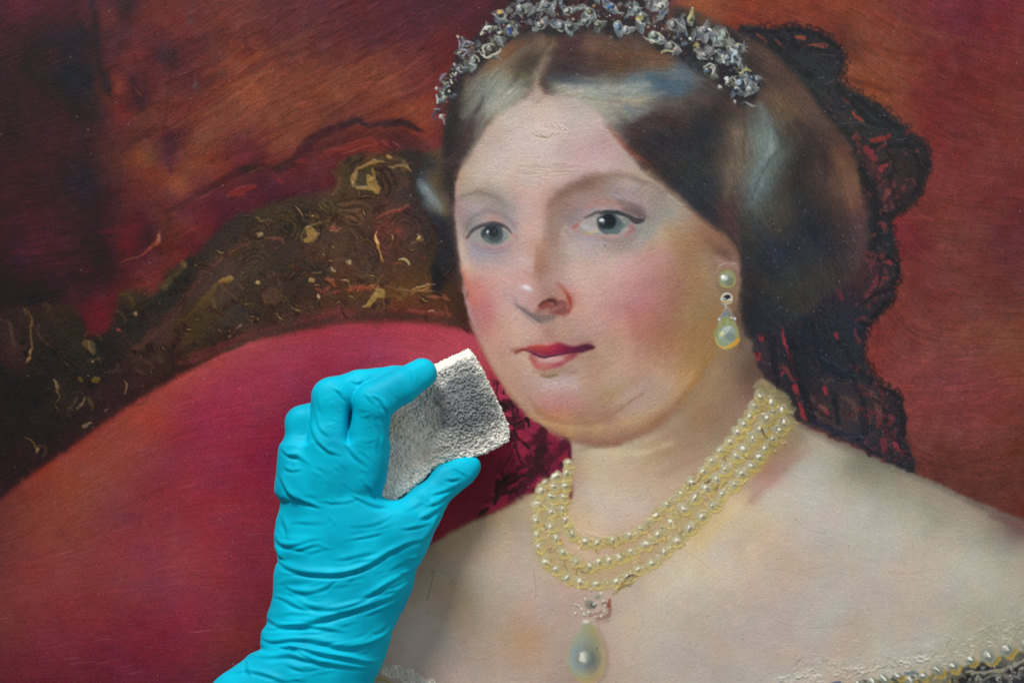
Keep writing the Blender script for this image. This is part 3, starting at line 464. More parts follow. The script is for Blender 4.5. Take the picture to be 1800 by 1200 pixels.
# ---------------------------------------------------------------- 6. face
FACE = '938,150 930,168 905,180 878,196 858,220 838,245 822,270 808,295 799,325 798,360 800,400 804,440 809,480 815,520 824,555 838,590 856,630 880,672 905,705 935,735 965,755 985,765 1015,775 1050,782 1085,780 1125,766 1160,745 1200,705 1240,650 1270,600 1290,550 1300,500 1300,450 1310,420 1290,380 1250,360 1200,330 1150,295 1100,240 1060,190 1020,168 990,160 960,150'
m = region(FACE, 1.8, """940,155,a08c84 950,170,b4a094 920,185,bca69c 960,190,c4aca0 890,205,bcaea0 930,215,c8b2a8 980,200,c4aea4 1020,195,b8a69c 870,240,b8a498 900,240,c6b0a6 950,240,ccb6ac 1000,230,c6aaa2 1040,220,c2a8a0 1060,240,bc9894 830,275,b49c8c 860,275,c2aca2
900,275,c8b2a8 950,280,ccb4aa 1000,275,c6a6a2 1040,270,c49e9c 1080,275,bc9a94 1100,290,b89c90 1020,300,c6a4a0 1060,305,c2a49e 1100,320,b89c90 1140,335,ac9284 812,310,b0947c 840,310,c0a898 880,315,c6aea2 930,315,c8b0a6 980,315,c8aba2 1000,330,c0a29a
1140,310,b09880 1160,330,a0887c 1180,350,a09080 805,340,b0907c 830,335,a89888 850,340,a09080 880,345,a49488 910,345,c09c92 940,350,c8a096 960,345,c09488 980,340,a8867c 1000,330,9c7c70 1030,325,947468 1060,320,9c8072 1090,322,a8908a 1120,330,a4908a 1150,345,9c887e
802,370,a88280 820,365,ac8f8e 850,362,a8928e 880,370,988884 900,375,a49490 915,385,bc9c94 935,385,c8a298 950,390,c89c8c 960,400,b8907e 970,375,a07c70 985,390,987c74 1000,365,947468 1015,370,987e7a 1040,352,a08886 1070,350,a08c88 1100,352,a88c8c 1130,360,a48c88 1160,365,9c8c80
1180,380,a09488 1200,370,a08c7c 805,400,b09890 810,430,c4a898 815,460,cca494 825,400,8c8078 825,425,a89490 845,392,a09090 870,385,b4887c 895,395,a08e90 905,405,ae9a94 920,410,c8a094 935,420,c89c8e 955,430,c0927e 970,425,a47e6c 985,420,a88478 1000,400,a08884
830,445,a8949a 850,447,a4949c 880,445,ac9496 900,435,bc9a94 915,450,c8a49a 930,460,cca59c 942,450,b87c64 950,470,a87058 965,460,ac8270 985,455,ac8c7e 1000,440,b8a296 1020,435,b8a09c 1050,440,b49c96 1080,438,a89084 1110,430,a8968c 1130,410,98948a 1150,390,988c80 1160,400,b09c88
1180,405,b0906e 1200,400,a8866a 1220,400,a07c60 1240,410,94684c 1260,430,8a6048 1280,440,7a5848 1290,470,806458 1265,460,8c6c5a 1240,450,a08066 815,490,c48878 820,520,c07c70 835,500,cc8478 850,490,cc9488 870,480,cca094 890,485,cca098 905,490,cc9a94 820,475,d09c84
845,530,c87c74 860,550,c47c74 830,550,b87c7c 845,580,b87870 870,590,cc9080 890,520,cc9890 880,550,c89084 905,520,cc9e94 925,475,c89a90 940,490,c08e80 960,490,b08478 980,480,b88c80 1000,475,c49c90 1030,470,caa496 1060,470,cca89c 1090,460,c8a09a 1120,450,bc928c 1150,440,bc8f7c
1170,450,b88478 1190,440,ac8060 1210,450,a87c58 1230,470,a4805a 1250,490,9c7c5c 1000,500,c8978e 1020,510,cca094 1050,510,c89e92 1080,505,c4928c 1110,495,c48c88 1140,490,ba8480 1165,480,b0806e 1190,490,a47460 1220,500,a07852 1250,530,98744e 1280,560,906c48
930,530,c8948c 955,520,b07c6c 975,525,b47a6a 1000,530,bc7868 1010,550,c89484 1040,540,c8998c 1070,540,c48c84 1100,535,c08480 1130,530,bc7c7a 1150,520,b47a70 1180,530,a46c5a 1210,550,a07850 1240,580,9c7648 1200,600,a8784c 1240,620,a07848
900,560,c8a090 920,570,c8a090 945,580,c49888 960,590,b88474 980,575,b48c7c 1000,575,b8907e 1030,570,c49484 1060,570,c48e82 1090,570,c08478 1110,560,bc7c74 1140,560,b07264 1170,570,a46a54 1130,590,b07460 1160,610,a87458
860,620,c09080 885,615,c08e80 905,600,c89e8e 930,600,c49c8c 960,600,c08e80 990,600,bc8c7c 1030,600,b48474 1060,600,b88c78 1090,605,b88c74 1110,610,b48470 870,650,c0937c 900,640,c09884 915,660,bc9480 890,670,b88c78 930,680,bc8f7c 1060,630,b48c70 1100,640,bc8e78
1140,640,b88a70 1180,630,b08060 1080,670,b8947c 1040,650,b48870 1120,670,b48874 900,700,b89078 920,690,b48c78 940,710,b08878 960,690,c09890 990,680,c4a49c 1010,690,bc9488 1040,680,b48e78 960,720,b87c6c 990,715,bc7a6c 1020,710,b88474 1050,710,b0866c 1080,700,b08864
930,735,b48c68 960,745,bc9064 1000,750,c0905c 1050,755,bc8c60 1100,740,bc8e68 1140,720,b8947a 1160,700,b89478 1180,680,c49878 1100,710,b89484 1130,690,b89684 1200,660,bc8c58 1020,735,a4765c 1060,735,a87a64 980,765,a8785c 1040,775,a07058 1090,770,a0765c 1150,735,a87850 1200,690,a87c50""", 6, c=9)
lay(np.clip(blur(fillmask(P('1215,400 1245,395 1280,420 1302,455 1300,500 1275,505 1255,480 1240,450')), 8), 0, 1), hx('8c6650'), .45)
# outlines of the face against hair / ground
S('808,290 799,320 797,360 799,400 804,440 810,490', [2, 2.5, 3, 2, 2, 1.5], '6c4a44', .5, 3)
S('812,480 818,520 828,555 840,580', [1.5, 3, 3, 1], 'a88890', .6, 3); S('824,556 838,590 858,632 884,675 910,708 940,736 968,754', [2, 3, 3, 3, 3, 3, 2], '9c7c64', .5, 4)
S('968,754 990,768 1020,778 1055,784 1090,781', [3, 4, 4, 4, 3], '8c5c4e', .6, 5)
S('1010,772 1050,777 1100,771 1150,750 1195,712', [3, 4, 6, 8, 8], '9c6650', .55, 6)
# chin and jaw
S('930,700 945,722 965,736 1000,743 1040,742 1075,728 1105,708 1130,690', [1.5, 3, 4, 3.5, 3, 3, 2.5, 1], 'a06c50', .6, 4)
S('945,715 960,728 985,735', [2, 3, 2], 'b4704c', .5, 4); S('935,728 970,745 1020,752 1070,752 1120,740 1165,715 1200,680 1230,640', [3, 4, 5, 4, 4, 4, 4, 3], 'c49a6c', .34, 7, .1)
S('1090,745 1140,725 1180,695 1215,655', [1.5, 2.5, 2, 1], 'd0a872', .32, 4, .15); S('1000,754 1040,756 1080,750', [1, 2, 1], 'cca06c', .3, 4, .1)
S('1075,712 1100,695 1125,680 1150,662', [3, 7, 8, 4], 'bc9a88', .35, 8, .1); S('1075,715 1098,700 1120,688', [1, 2, 1], 'c4a494', .3, 4, .1)
S('1050,705 1080,690 1110,672', [6, 8, 6], 'a8865c', .4, 9); S('1195,720 1225,680 1250,640', [7, 9, 7], '98704a', .45, 10)
S('1020,790 1060,782 1110,776', 3, '8c644c', .35, 5)
S('955,668 975,663 1005,668 1015,678', [3, 8, 8, 5], 'c4a4a0', .42, 7, .1); S('955,678 985,676 1010,680', 2, 'ccb0ac', .25, 4, .1); S('950,700 985,695 1010,702', [8, 12, 8], 'c07c70', .35, 9)
# cheeks
S('1215,440 1225,500 1225,560 1210,620', [20, 30, 30, 20], '86603f', .2, 34); S('1170,400 1200,430 1220,470', [12, 16, 12], '8c6848', .2, 20); S('1190,650 1150,690 1100,715', [10, 14, 8], 'a87c5c', .22, 18)
S('955,655 980,658 1010,652', [6, 8, 5], '8c6650', .3, 8); S('905,640 915,665 935,690', [6, 9, 8], 'b48c78', .25, 12)
S('1160,470 1150,495 1130,520 1110,545', [14, 22, 22, 14], 'b4646a', .12, 26); S('1130,510 1150,500 1165,485', 12, 'b0606a', .12, 16); S('1105,540 1130,545 1150,540', 16, 'b4686c', .1, 20)
S('835,500 845,530 855,560 862,580', [8, 14, 12, 8], 'c05c60', .15, 15); S('815,480 822,505 832,535', 3.5, 'c8604c', .5, 5)
S('1110,548 1115,575 1120,590', 8, 'b06058', .3, 10)
# eyebrows
S('806,350 825,342 850,340 872,348 885,360', [2, 5, 6, 6, 3], '7c6a5e', .5, 8); S('815,345 840,339 860,343', [1, 3, 2], '7c6e62', .4, 4); S('985,342 1010,326 1045,315 1080,309 1110,312 1135,324', [6, 9, 8, 5, 4, 2], '7c5c4c', .55, 9)
S('968,360 985,345 1012,332 1040,322', [5, 8, 7, 4], '785648', .5, 9); S('1110,316 1140,322 1165,340', [2, 4, 3], '786a60', .4, 4)
S('978,355 970,375 968,400 966,425', [6, 9, 9, 7], '906a58', .4, 10)
for i in range(10): x = 1115 + i * 6; S(f'{x},{340+i*1.5} {x+10},{332+i} {x+20},{322+i*3}', .8, 'a09080' if i % 2 else '786458', .35, 1.2)
# left eye
S('820,395 835,380 855,373 880,376 897,388 905,400', [2, 3, 3.5, 4, 4, 3], '7c706e', .5, 5); S('838,388 860,381 880,386', [3, 5, 3], 'b08a82', .5, 5)
S('818,415 816,400 826,388', 4, '8c7c74', .5, 5)
LE = '826,415 836,407 850,400 868,397 885,402 895,410 898,416 888,424 872,430 852,431 838,425'
region(LE, 1.2, '9c948c', 12); S('893,404 897,412 896,420', 2, 'bca890', .6, 1.5)
S('866,411 867,411', 17, '4a5454', .97, 1.5, ident=12); dab(866, 412, 19, 18, 0, '4c5656', .95, 2, ident=12)
lay(fillmask(P('800,380 800,415 826,414 838,406 852,399 868,395 886,400 897,411 905,412 910,380'), smooth=True) * 0, hx('000000'))
dab(866, 414, 16, 15, 0, '465052', .9, 2); dab(862, 405, 11, 10, 0, '2b3034', .9, 3); dab(868, 409, 9, 9, 0, '2a2f33', .9, 3); S('852,418 862,427 876,428 888,420', [2, 3, 3, 2], '6a7a7a', .75, 3); S('856,423 868,429 880,427', 2, '5c7070', .6, 2); S('886,408 892,414 888,420', 3, '7c8688', .6, 3)
dab(849, 411, 4, 8, 0, '3a4244', .7, 2)
S('838,428 852,433 870,433 888,429 898,422', [1, 2, 2.5, 2, 1], 'b08e8e', .8, 2); S('832,430 855,438 880,437 900,430', [1, 2, 2, 1], '9c7680', .55, 2.5)
S('821,419 828,409 838,401 852,395 868,393 882,396 892,402 899,411', [1.2, 2.6, 2.8, 3.2, 3.4, 2.6, 2, 1.2], '4c4246', .92, 1.8); S('850,397 866,396 884,399', [1, 3, 2], '3c3c42', .8, 2); S('819,420 823,418', 1.6, '8c4c4c', .7, 1.8)
S('826,409 820,400 828,394', 2, '7c6868', .5, 3)
dab(857, 408, 2.2, 2.8, 15, 'f4f4f0', 1, 1, .8); dab(858, 414, 1.6, 2.4, 0, '8c9490', .7, 1.2); dab(869, 407, .9, .9, 0, 'e0e0e0', .8, .8, .4)
S('899,412 904,414 910,417 905,420', [2, 4, 3, 2], 'b8847c', .7, 2.6); S('904,390 910,394', 2, 'b07870', .6, 2); S('898,420 890,425', 1.5, 'c0a484', .7, 1.5)
S('828,440 845,450 862,450 880,445', [3, 6, 5, 2], 'a4989a', .35, 6); S('840,455 852,449', 4, 'a89ca0', .3, 5); S('840,441 865,444 895,438', [1, 1.5, 1], '8c7484', .5, 1.5, .2)
S('810,425 815,450 822,470', [3, 5, 4], 'ccb09c', .5, 5)
# right eye
S('1005,400 1015,378 1035,362 1060,352 1090,352', [3, 4, 4, 3, 2], '8a7c80', .45, 6); S('1000,395 1005,380 1018,366', [3, 4, 2], '80706e', .4, 5)
S('1025,368 1045,356 1070,354 1088,360 1100,368', [2, 6, 7, 6, 3], 'ac7c70', .75, 4.5); S('1030,368 1060,362 1090,370', [2, 4, 2], 'b0746a', .35, 4); S('1022,374 1040,370 1065,370', [2, 2.5, 1.5], '9c8c96', .6, 3)
S('1090,356 1110,362 1125,370 1136,382', [3, 5, 7, 3], '6c5450', .6, 5); S('1095,368 1110,372 1125,380', [3, 6, 4], '5f4446', .6, 4)
RE = '1008,402 1016,393 1028,385 1045,377 1062,374 1085,375 1105,383 1118,392 1112,400 1100,408 1080,411 1055,412 1035,409 1015,407'
region(RE, 1.2, 'a49a94', 13); S('1022,396 1035,402 1048,404', [3, 6, 4], 'b8b0b0', .7, 4); S('1028,410 1040,409 1052,406', [1.2, 2.5, 2], 'c0b088', .8, 1.8); S('1026,409 1036,410', 1.5, 'c09848', .8, 1.3)
dab(1071, 394, 21.5, 18, 0, '505b5b', .95, 2, ident=13); dab(1077, 398, 19, 14, -8, '566464', .7, 4); dab(1067, 390, 16, 14, 0, '262b32', .92, 4); dab(1070, 388, 12, 11, 0, '1e232c', .9, 3); dab(1052, 390, 4, 9, 0, '3a4142', .6, 2)
S('1064,404 1074,409 1088,406 1097,398', [1.5, 3, 4, 4], '5c7070', .7, 3); S('1074,410 1086,408', 2, '4a605c', .6, 2); S('1096,386 1104,390 1098,398', 4, '68706c', .6, 4)
S('1026,384 1040,377 1055,373 1072,372 1090,375 1104,381 1118,389 1130,388', [1, 1.6, 2, 3, 3, 3.4, 5, 3], '3c3838', .9, 1.8); S('1054,376 1075,374 1095,378', [1.5, 4, 2], '2c3036', .7, 3); S('1113,387 1122,387 1128,386', [3, 3.4, 1.5], '4c4042', .7, 3.5); S('1120,372 1130,378 1134,385', [1, 1.2, 1.5], '5c4a40', .7, 1.5)
S('1030,384 1048,379 1060,378', 1.6, '746a6c', .5, 2)
dab(1057.5, 388, 4.8, 3, -8, 'f6f6f6', 1, 1, .9); S('1055,388 1060,387', .7, '9c9c9c', .7, .8); dab(1060, 393, 2, 2, 0, '7c8684', .6, 1.5)
S('1104,400 1110,398 1112,404 1100,414', [2, 4, 5, 3], 'a45c58', .7, 3.5); S('1095,406 1102,400', 3, 'b09698', .7, 2.5); S('1008,400 1016,396 1020,390', [3, 3.5, 1.5], 'b87068', .7, 2.4); S('1007,402 1016,397', [1.5, 2], 'b05450', .7, 1.8); S('1010,405 1020,406', 2, 'b87c78', .7, 2)
S('1014,412 1035,415 1060,417 1085,416 1105,411', [1, 2, 2.4, 2, 1], 'b88884', .75, 2.2); S('1025,418 1050,424 1070,427', [2, 3, 2], 'a89aa8', .65, 3); S('1050,420 1080,424 1110,420 1125,405', [1.5, 4, 5, 3], '907470', .5, 4)
S('1090,440 1115,432 1138,415 1150,398 1165,380 1178,372', [3, 5, 6, 5, 5, 4], '94908a', .55, 6); S('1090,432 1110,428', 1, '7c6c64', .5, 1.5, .2); S('1100,436 1120,425', 1, 'a89c94', .5, 1.5, .3)
S('1005,410 1000,400 990,404 992,415 1000,430 1015,440', [3, 3, 4, 4, 3, 2], 'c0a498', .5, 4); S('990,398 985,420 990,440', 3, 'b89c90', .4, 5)
S('994,350 1000,370 1010,385', 2, '8c7878', .3, 4)
S('1062,432 1063,433', 1.2, '4a3830', .8, 1); S('1120,450 1160,440', 6, 'b89080', .2, 9)
# nose
S('950,345 948,380 946,410', [6, 6, 5], 'cca498', .35, 8); S('938,440 936,460 934,475', [3, 4, 3], 'd0ac9f', .5, 4); S('944,430 942,460 938,485', 1.4, 'a87460', .3, 3)
S('958,425 953,450 950,475 950,490', [6, 8, 7, 5], 'a47058', .42, 8); S('985,400 970,420 966,440', 5, 'a07c70', .25, 8)
dab(924, 505, 20, 16, 0, 'cc9a94', .45, 14); dab(945, 520, 14, 12, 0, 'c48880', .35, 12); S('915,504 925,506 933,510', [1.5, 4.5, 3], 'd8c4c8', .85, 4.5, .3); S('923,505 929,508', 2.5, 'e6dadc', .85, 2, .4)
S('905,525 912,538 925,542', [3, 6, 5], 'b0807e', .5, 6); S('904,532 912,540 922,547 934,556 944,563', [1.2, 3.5, 5, 6, 5], '7c6868', .75, 3.5); S('920,546 936,556 950,562 965,560 975,553', [2, 6, 8, 7, 3], '786464', .7, 4.5)
S('910,543 922,552 936,562 948,572', 1.3, 'd0b09c', .75, 1.6, .4)
S('948,545 958,536 970,531 980,535 986,545', [3, 6, 8, 7, 4], 'a06050', .6, 4); S('978,500 990,508 999,520 1003,532 1000,545 992,552', [2, 4, 5, 5, 4, 3], 'a4503c', .65, 4.5); S('993,512 1000,522 1002,532', [1.5, 3.5, 3], 'a43028', .55, 3)
S('955,520 975,516 990,522', [8, 9, 5], 'b4806a', .5, 6); S('945,540 955,528 968,522 980,524', [1.5, 2.5, 2.5, 1.5], 'a46a54', .5, 3)
S('948,537 958,530 970,528 978,532 974,537', [2, 3.4, 4, 3, 2], '5c2828', .88, 2.2); S('952,540 962,537 970,540', [3, 5, 3], '9c3c30', .8, 2.5); S('976,535 986,532 993,535 990,545 978,548', [3, 5, 4, 5, 4], '7c4448', .75, 3); S('968,548 985,551 998,545', [2, 3, 2], '9c4440', .7, 2.5)
S('963,529 972,530 977,534', 1.8, '3c1c20', .85, 1.5)
S('958,566 970,566 985,560', [3, 4, 2], 'b89880', .5, 4); S('955,575 962,582', 4, 'b07060', .4, 5)
S('946,548 960,545 975,548 990,552', [4, 8, 8, 4], '845048', .4, 6); S('940,552 955,560 970,562', [4, 6, 4], '7c605c', .4, 5); S('950,540 965,534 985,538 995,545', [4, 7, 7, 4], '944840', .38, 5); S('998,520 1003,535 999,550', [2, 3, 2], '9c4034', .5, 3)
S('960,430 955,460 952,490 958,510', [9, 11, 10, 7], 'a47c6c', .3, 12)
# mouth
S('899,616 908,616 916,614', [3, 5, 4], 'a0604c', .75, 4); S('905,620 918,614 926,616', [2, 3, 2.5], '8c2f30', .85, 2)
S('908,612 925,604 960,598 1000,598 1040,602', [2, 4, 4, 4, 2], 'a87868', .3, 5)
UL = '916,614 928,609 945,606 962,606 972,602 985,602 1000,607 1015,608 1030,603 1042,606 1046,610 1036,615 1020,619 1000,622 985,622 970,625 955,625 940,622 928,618'
region(UL, 1.4, "916,614,8c3038 935,612,b44040 955,612,b8403c 975,608,ac2c44 990,612,8c2440 1010,614,74223c 1030,608,6c2438 1042,610,5a2430 960,620,9c2a40 940,619,8c2c3c", 16, c=5)
LL = '929,622 945,626 970,626 990,623 1008,620 1018,622 1008,630 992,640 972,648 955,650 942,646 934,636'
region(LL, 1.6, "932,626,ac4c4c 945,634,c08078 960,632,cc948c 980,630,c88a84 1000,628,b05454 1012,623,a44048 945,645,c0504c 960,646,c06058 980,640,b44c54 1000,634,a85050", 16, c=5)
S('950,632 970,634 988,630', [3, 4.5, 2], 'd0a098', .65, 3, .3); S('926,617 940,623 955,627 970,625 985,622 1005,620 1025,617 1043,611', [1.2, 2, 2.4, 2, 1.6, 1.8, 2, 1.2], '5c2038', .9, 1.5); S('1015,612 1030,609 1044,610', [2, 3.6, 1.5], '50202e', .7, 2)
S('955,606 968,603 975,602', 1.2, 'd08478', .5, 1.5); S('1015,604 1032,600 1045,602', [1, 2, 1], '9c6454', .4, 3)
S('940,652 960,656 985,650 1005,642', [3, 5, 5, 3], 'a87c5c', .6, 5); S('952,660 965,662 980,657', [2, 3, 2], '8c6440', .75, 3); S('990,652 1010,655 1025,652', [2, 3, 1], 'a07860', .4, 4); S('905,625 915,628 925,628', 3, 'bca08c', .6, 4)
S('1020,630 1035,630 1045,622', [5, 6, 4], 'ac8468', .4, 7); S('958,572 955,590 958,600', 4, 'c49080', .3, 6)
# ear
S('1262,455 1275,465 1290,468 1298,476', [4, 8, 7, 4], 'a88074', .5, 5); S('1262,470 1275,463 1292,465', 1.6, 'bc9c90', .55, 2, .4); S('1258,480 1265,470', 2, 'b49484', .5, 2.5); S('1262,442 1275,444', 6, '604440', .5, 7); S('1245,425 1262,440 1280,452', [4, 7, 5], '74503f', .5, 8)
# ---------------------------------------------------------------- 7. hair
HAIR_L = '955,62 930,75 900,72 870,85 840,105 820,130 800,155 790,178 784,205 778,235 775,262 750,268 738,290 732,325 740,355 755,375 768,400 772,430 762,455 758,475 766,500 778,512 790,500 803,512 812,505 806,460 802,420 797,380 796,335 800,312 815,288 832,262 846,240 862,218 880,200 905,184 925,172 938,160 945,140 955,110 965,80 962,66'
region('835,100 870,70 930,52 1000,50 1080,52 1150,64 1190,60 1200,110 1120,130 1000,160 950,165 930,150 880,120', 4, '463834', 7)
m1 = region(HAIR_L, 2.6, """955,80,6c5a4c 930,90,5c4a3c 900,90,6c4a34 870,110,785a44 890,120,70604c 920,110,4c4038 940,110,484038 940,140,5c5244 920,140,58564a 900,140,7c7868 880,140,8c8c80 860,150,848880 840,140,6c6860 850,120,70604c 830,130,645040 880,165,94988c 905,160,8a8e84 925,155,706c60
860,190,8c9088 840,180,646460 820,170,605c54 830,200,4c4442 850,205,6c6a64 870,200,949488 810,190,383432 790,200,282628 800,230,302c2c 820,230,443a38 840,235,504440 805,260,383033 825,260,48403c 790,260,302a2c 780,290,3a302c 770,270,4c3c2c 795,300,33292c 760,290,2e2c2c 790,330,2e282b
745,310,35383c 750,330,606c70 762,350,5c686c 772,365,6a6454 740,340,383c42 780,390,2a2a30 790,420,2a272c 770,420,2a2a2e 775,330,443830 760,310,4c4438 768,380,33343a 785,460,28262a 765,470,1f1e22 800,470,352a2a 790,500,3c2a24 775,495,1e1c1e""", 7, c=8)
HAIR_R = '955,62 990,58 1040,66 1090,60 1150,70 1190,62 1175,18 1205,14 1240,28 1290,52 1330,75 1375,110 1410,148 1440,190 1462,215 1490,252 1502,285 1512,330 1522,380 1525,420 1518,455 1502,480 1490,500 1470,510 1455,515 1430,545 1400,560 1370,580 1340,590 1315,595 1305,570 1300,520 1308,480 1300,450 1285,425 1262,405 1232,382 1200,352 1165,325 1130,298 1100,262 1078,235 1062,210 1045,190 1020,176 990,168 965,162 958,148 960,120 968,95'
m2 = region(HAIR_R, 2.6, """960,80,5c4a3c 970,100,4a3c38 990,90,4c3430 1010,80,4a3432 1040,85,604438 1000,110,3c3030 1050,110,443230 1090,90,5c4438 1130,80,4c3a34 1100,120,5a4234 1140,110,6c4e3a 1180,100,5a4238 1170,120,6c5c4c 1080,130,5c4c3c 1040,125,54423c 1000,135,42424a 970,125,44383a
970,145,4c4c4c 1000,150,6c7880 1040,145,6c7474 1080,145,70706c 1110,140,646e74 1140,140,56666e 1160,150,44586c 1190,130,58666e 1200,115,4c5460 1220,130,5c666c 1240,140,4a4442 990,158,8c8c84 1020,165,9c9c90 1060,160,8c948c 1100,165,88908c 1130,165,7c8884 1170,160,4c6070 1200,160,40505f
1050,180,949888 1090,180,94887c 1130,180,8a8470 1160,185,5c5450 1070,200,8c8c84 1100,200,7c7c74 1130,195,6c7074 1150,200,4a4040 1090,215,605c58 1110,220,4a4040 1130,230,382e30 1075,225,6c6864 1100,250,44383a 1160,220,3c3434 1190,190,4c423e 1210,175,4a4440 1240,170,4a4040
1180,230,33302f 1200,260,2b2c32 1150,260,302c30 1120,280,3c2e2e 1160,300,332c2c 1200,300,2c2d2d 1240,200,332f33 1250,240,2a2c33 1240,280,2f3030 1250,330,2b2e36 1210,340,2c2f38 1270,200,3a302e 1230,370,2a2e36 1250,390,2c2c34 1265,350,38302f
1290,230,5a5044 1300,260,66584c 1285,300,5c5044 1290,340,4a4038 1275,380,432f30 1300,390,383232 1310,200,4c4844 1330,180,4a3c34 1320,160,3a302e 1300,130,322c2c 1350,150,504038 1370,180,5c4838 1390,190,604a38 1340,100,4c3a34 1380,140,4a3834 1300,80,3e3432 1250,60,4a3a34 1220,40,40342e
1235,50,5c4032 1200,60,2e2628 1280,100,2a2626 1330,220,56605c 1350,240,647472 1355,260,6c7c78 1340,280,60706c 1345,310,5c6c6a 1330,330,56646a 1325,350,505c5c 1360,300,55605e 1370,240,4c4c48 1400,230,463a34 1420,210,50403a 1440,250,3a2f2e 1400,280,302c2d 1420,310,362f2c
1380,320,38322f 1365,350,3a3a35 1380,370,3c3833 1350,380,40413e 1330,390,3c3e3e 1370,400,38342f 1400,350,2c2c2e 1420,400,24272f 1440,430,232833 1400,430,272c37 1360,440,252c3a 1330,430,2f3032 1320,460,28292e 1460,300,503831 1480,280,5a3c30 1490,310,684a38 1495,340,6c4838
1490,370,583a34 1500,400,46343a 1510,430,44343a 1480,420,362f33 1460,370,3a2f2e 1450,480,322e2e 1480,480,3a2f33 1400,480,2e3132 1360,490,2a2d30 1440,510,2d2e2e 1400,530,33312c 1340,520,26282c 1370,550,272c34 1320,560,23262e 1320,500,312a2c""", 7, c=9)
# parting
S('972,78 968,92 958,108 950,124 944,140 942,155 945,170', [3, 5, 6, 6, 7, 9, 12], '9c8878', .6, 6); S('944,135 942,150 944,165', [2, 4, 9], 'b49c90', .7, 5); S('965,85 955,105 948,122', 2.5, '8a7868', .6, 3)
# strands, left side
for t, w, c, a in [('930,85 900,105 870,130 845,160 832,190 820,230', [3, 6, 6, 5, 5, 3], '7a7c74', .35), ('940,130 910,150 885,165 860,190 845,215 835,240', [3, 6, 9, 8, 6, 3], '989c92', .6), ('925,160 900,168 875,190', [2, 6, 5], 'a4a498', .5), ('845,165 830,185 815,205', [4, 7, 5], '84887f', .5), ('850,170 842,190 836,200', [1.5, 3.5, 2], '3a3230', .7),
        ('930,95 915,125 895,155', [2, 4, 2], '403630', .6), ('940,100 932,125 922,145', [2, 4, 2], '3c362e', .6), ('900,85 875,108 850,130', [2, 5, 2], '7c5438', .5), ('880,80 850,105 826,130', [2, 3, 3], '241f20', .5), ('812,150 800,190 790,230 785,270', [4, 8, 10, 9], '262325', .75), ('830,210 818,240 805,270 798,300', [4, 7, 8, 6], '3a2c2e', .6),
        ('850,205 838,225 822,255', [4, 4, 2], '3f3432', .5), ('862,195 850,225 832,258 815,285', [1.5, 2, 2, 1.5], '8a8678', .6), ('858,215 840,240', 1, '6a5c48', .6), ('775,265 770,290 775,330 790,370', [3, 5, 6, 6], '5a4630', .35), ('738,320 748,335 762,352 775,368', [4, 7, 8, 4], '7c8a8c', .7), ('745,325 760,345', [2, 3], '8c9898', .6), ('752,300 765,320 780,355', [3, 4, 3], '5c4a30', .5),
        ('778,372 785,378', 2, '84703c', .6), ('785,300 792,330 797,360', [3, 5, 3], '241f23', .6), ('760,385 780,420 795,470', [4, 9, 8], '232227', .6), ('905,184 885,195 865,212', 1.5, '8c8468', .5), ('915,130 925,140', 4, '6c6840', .5)]: S(t, w, c, a, 4.5, .08)
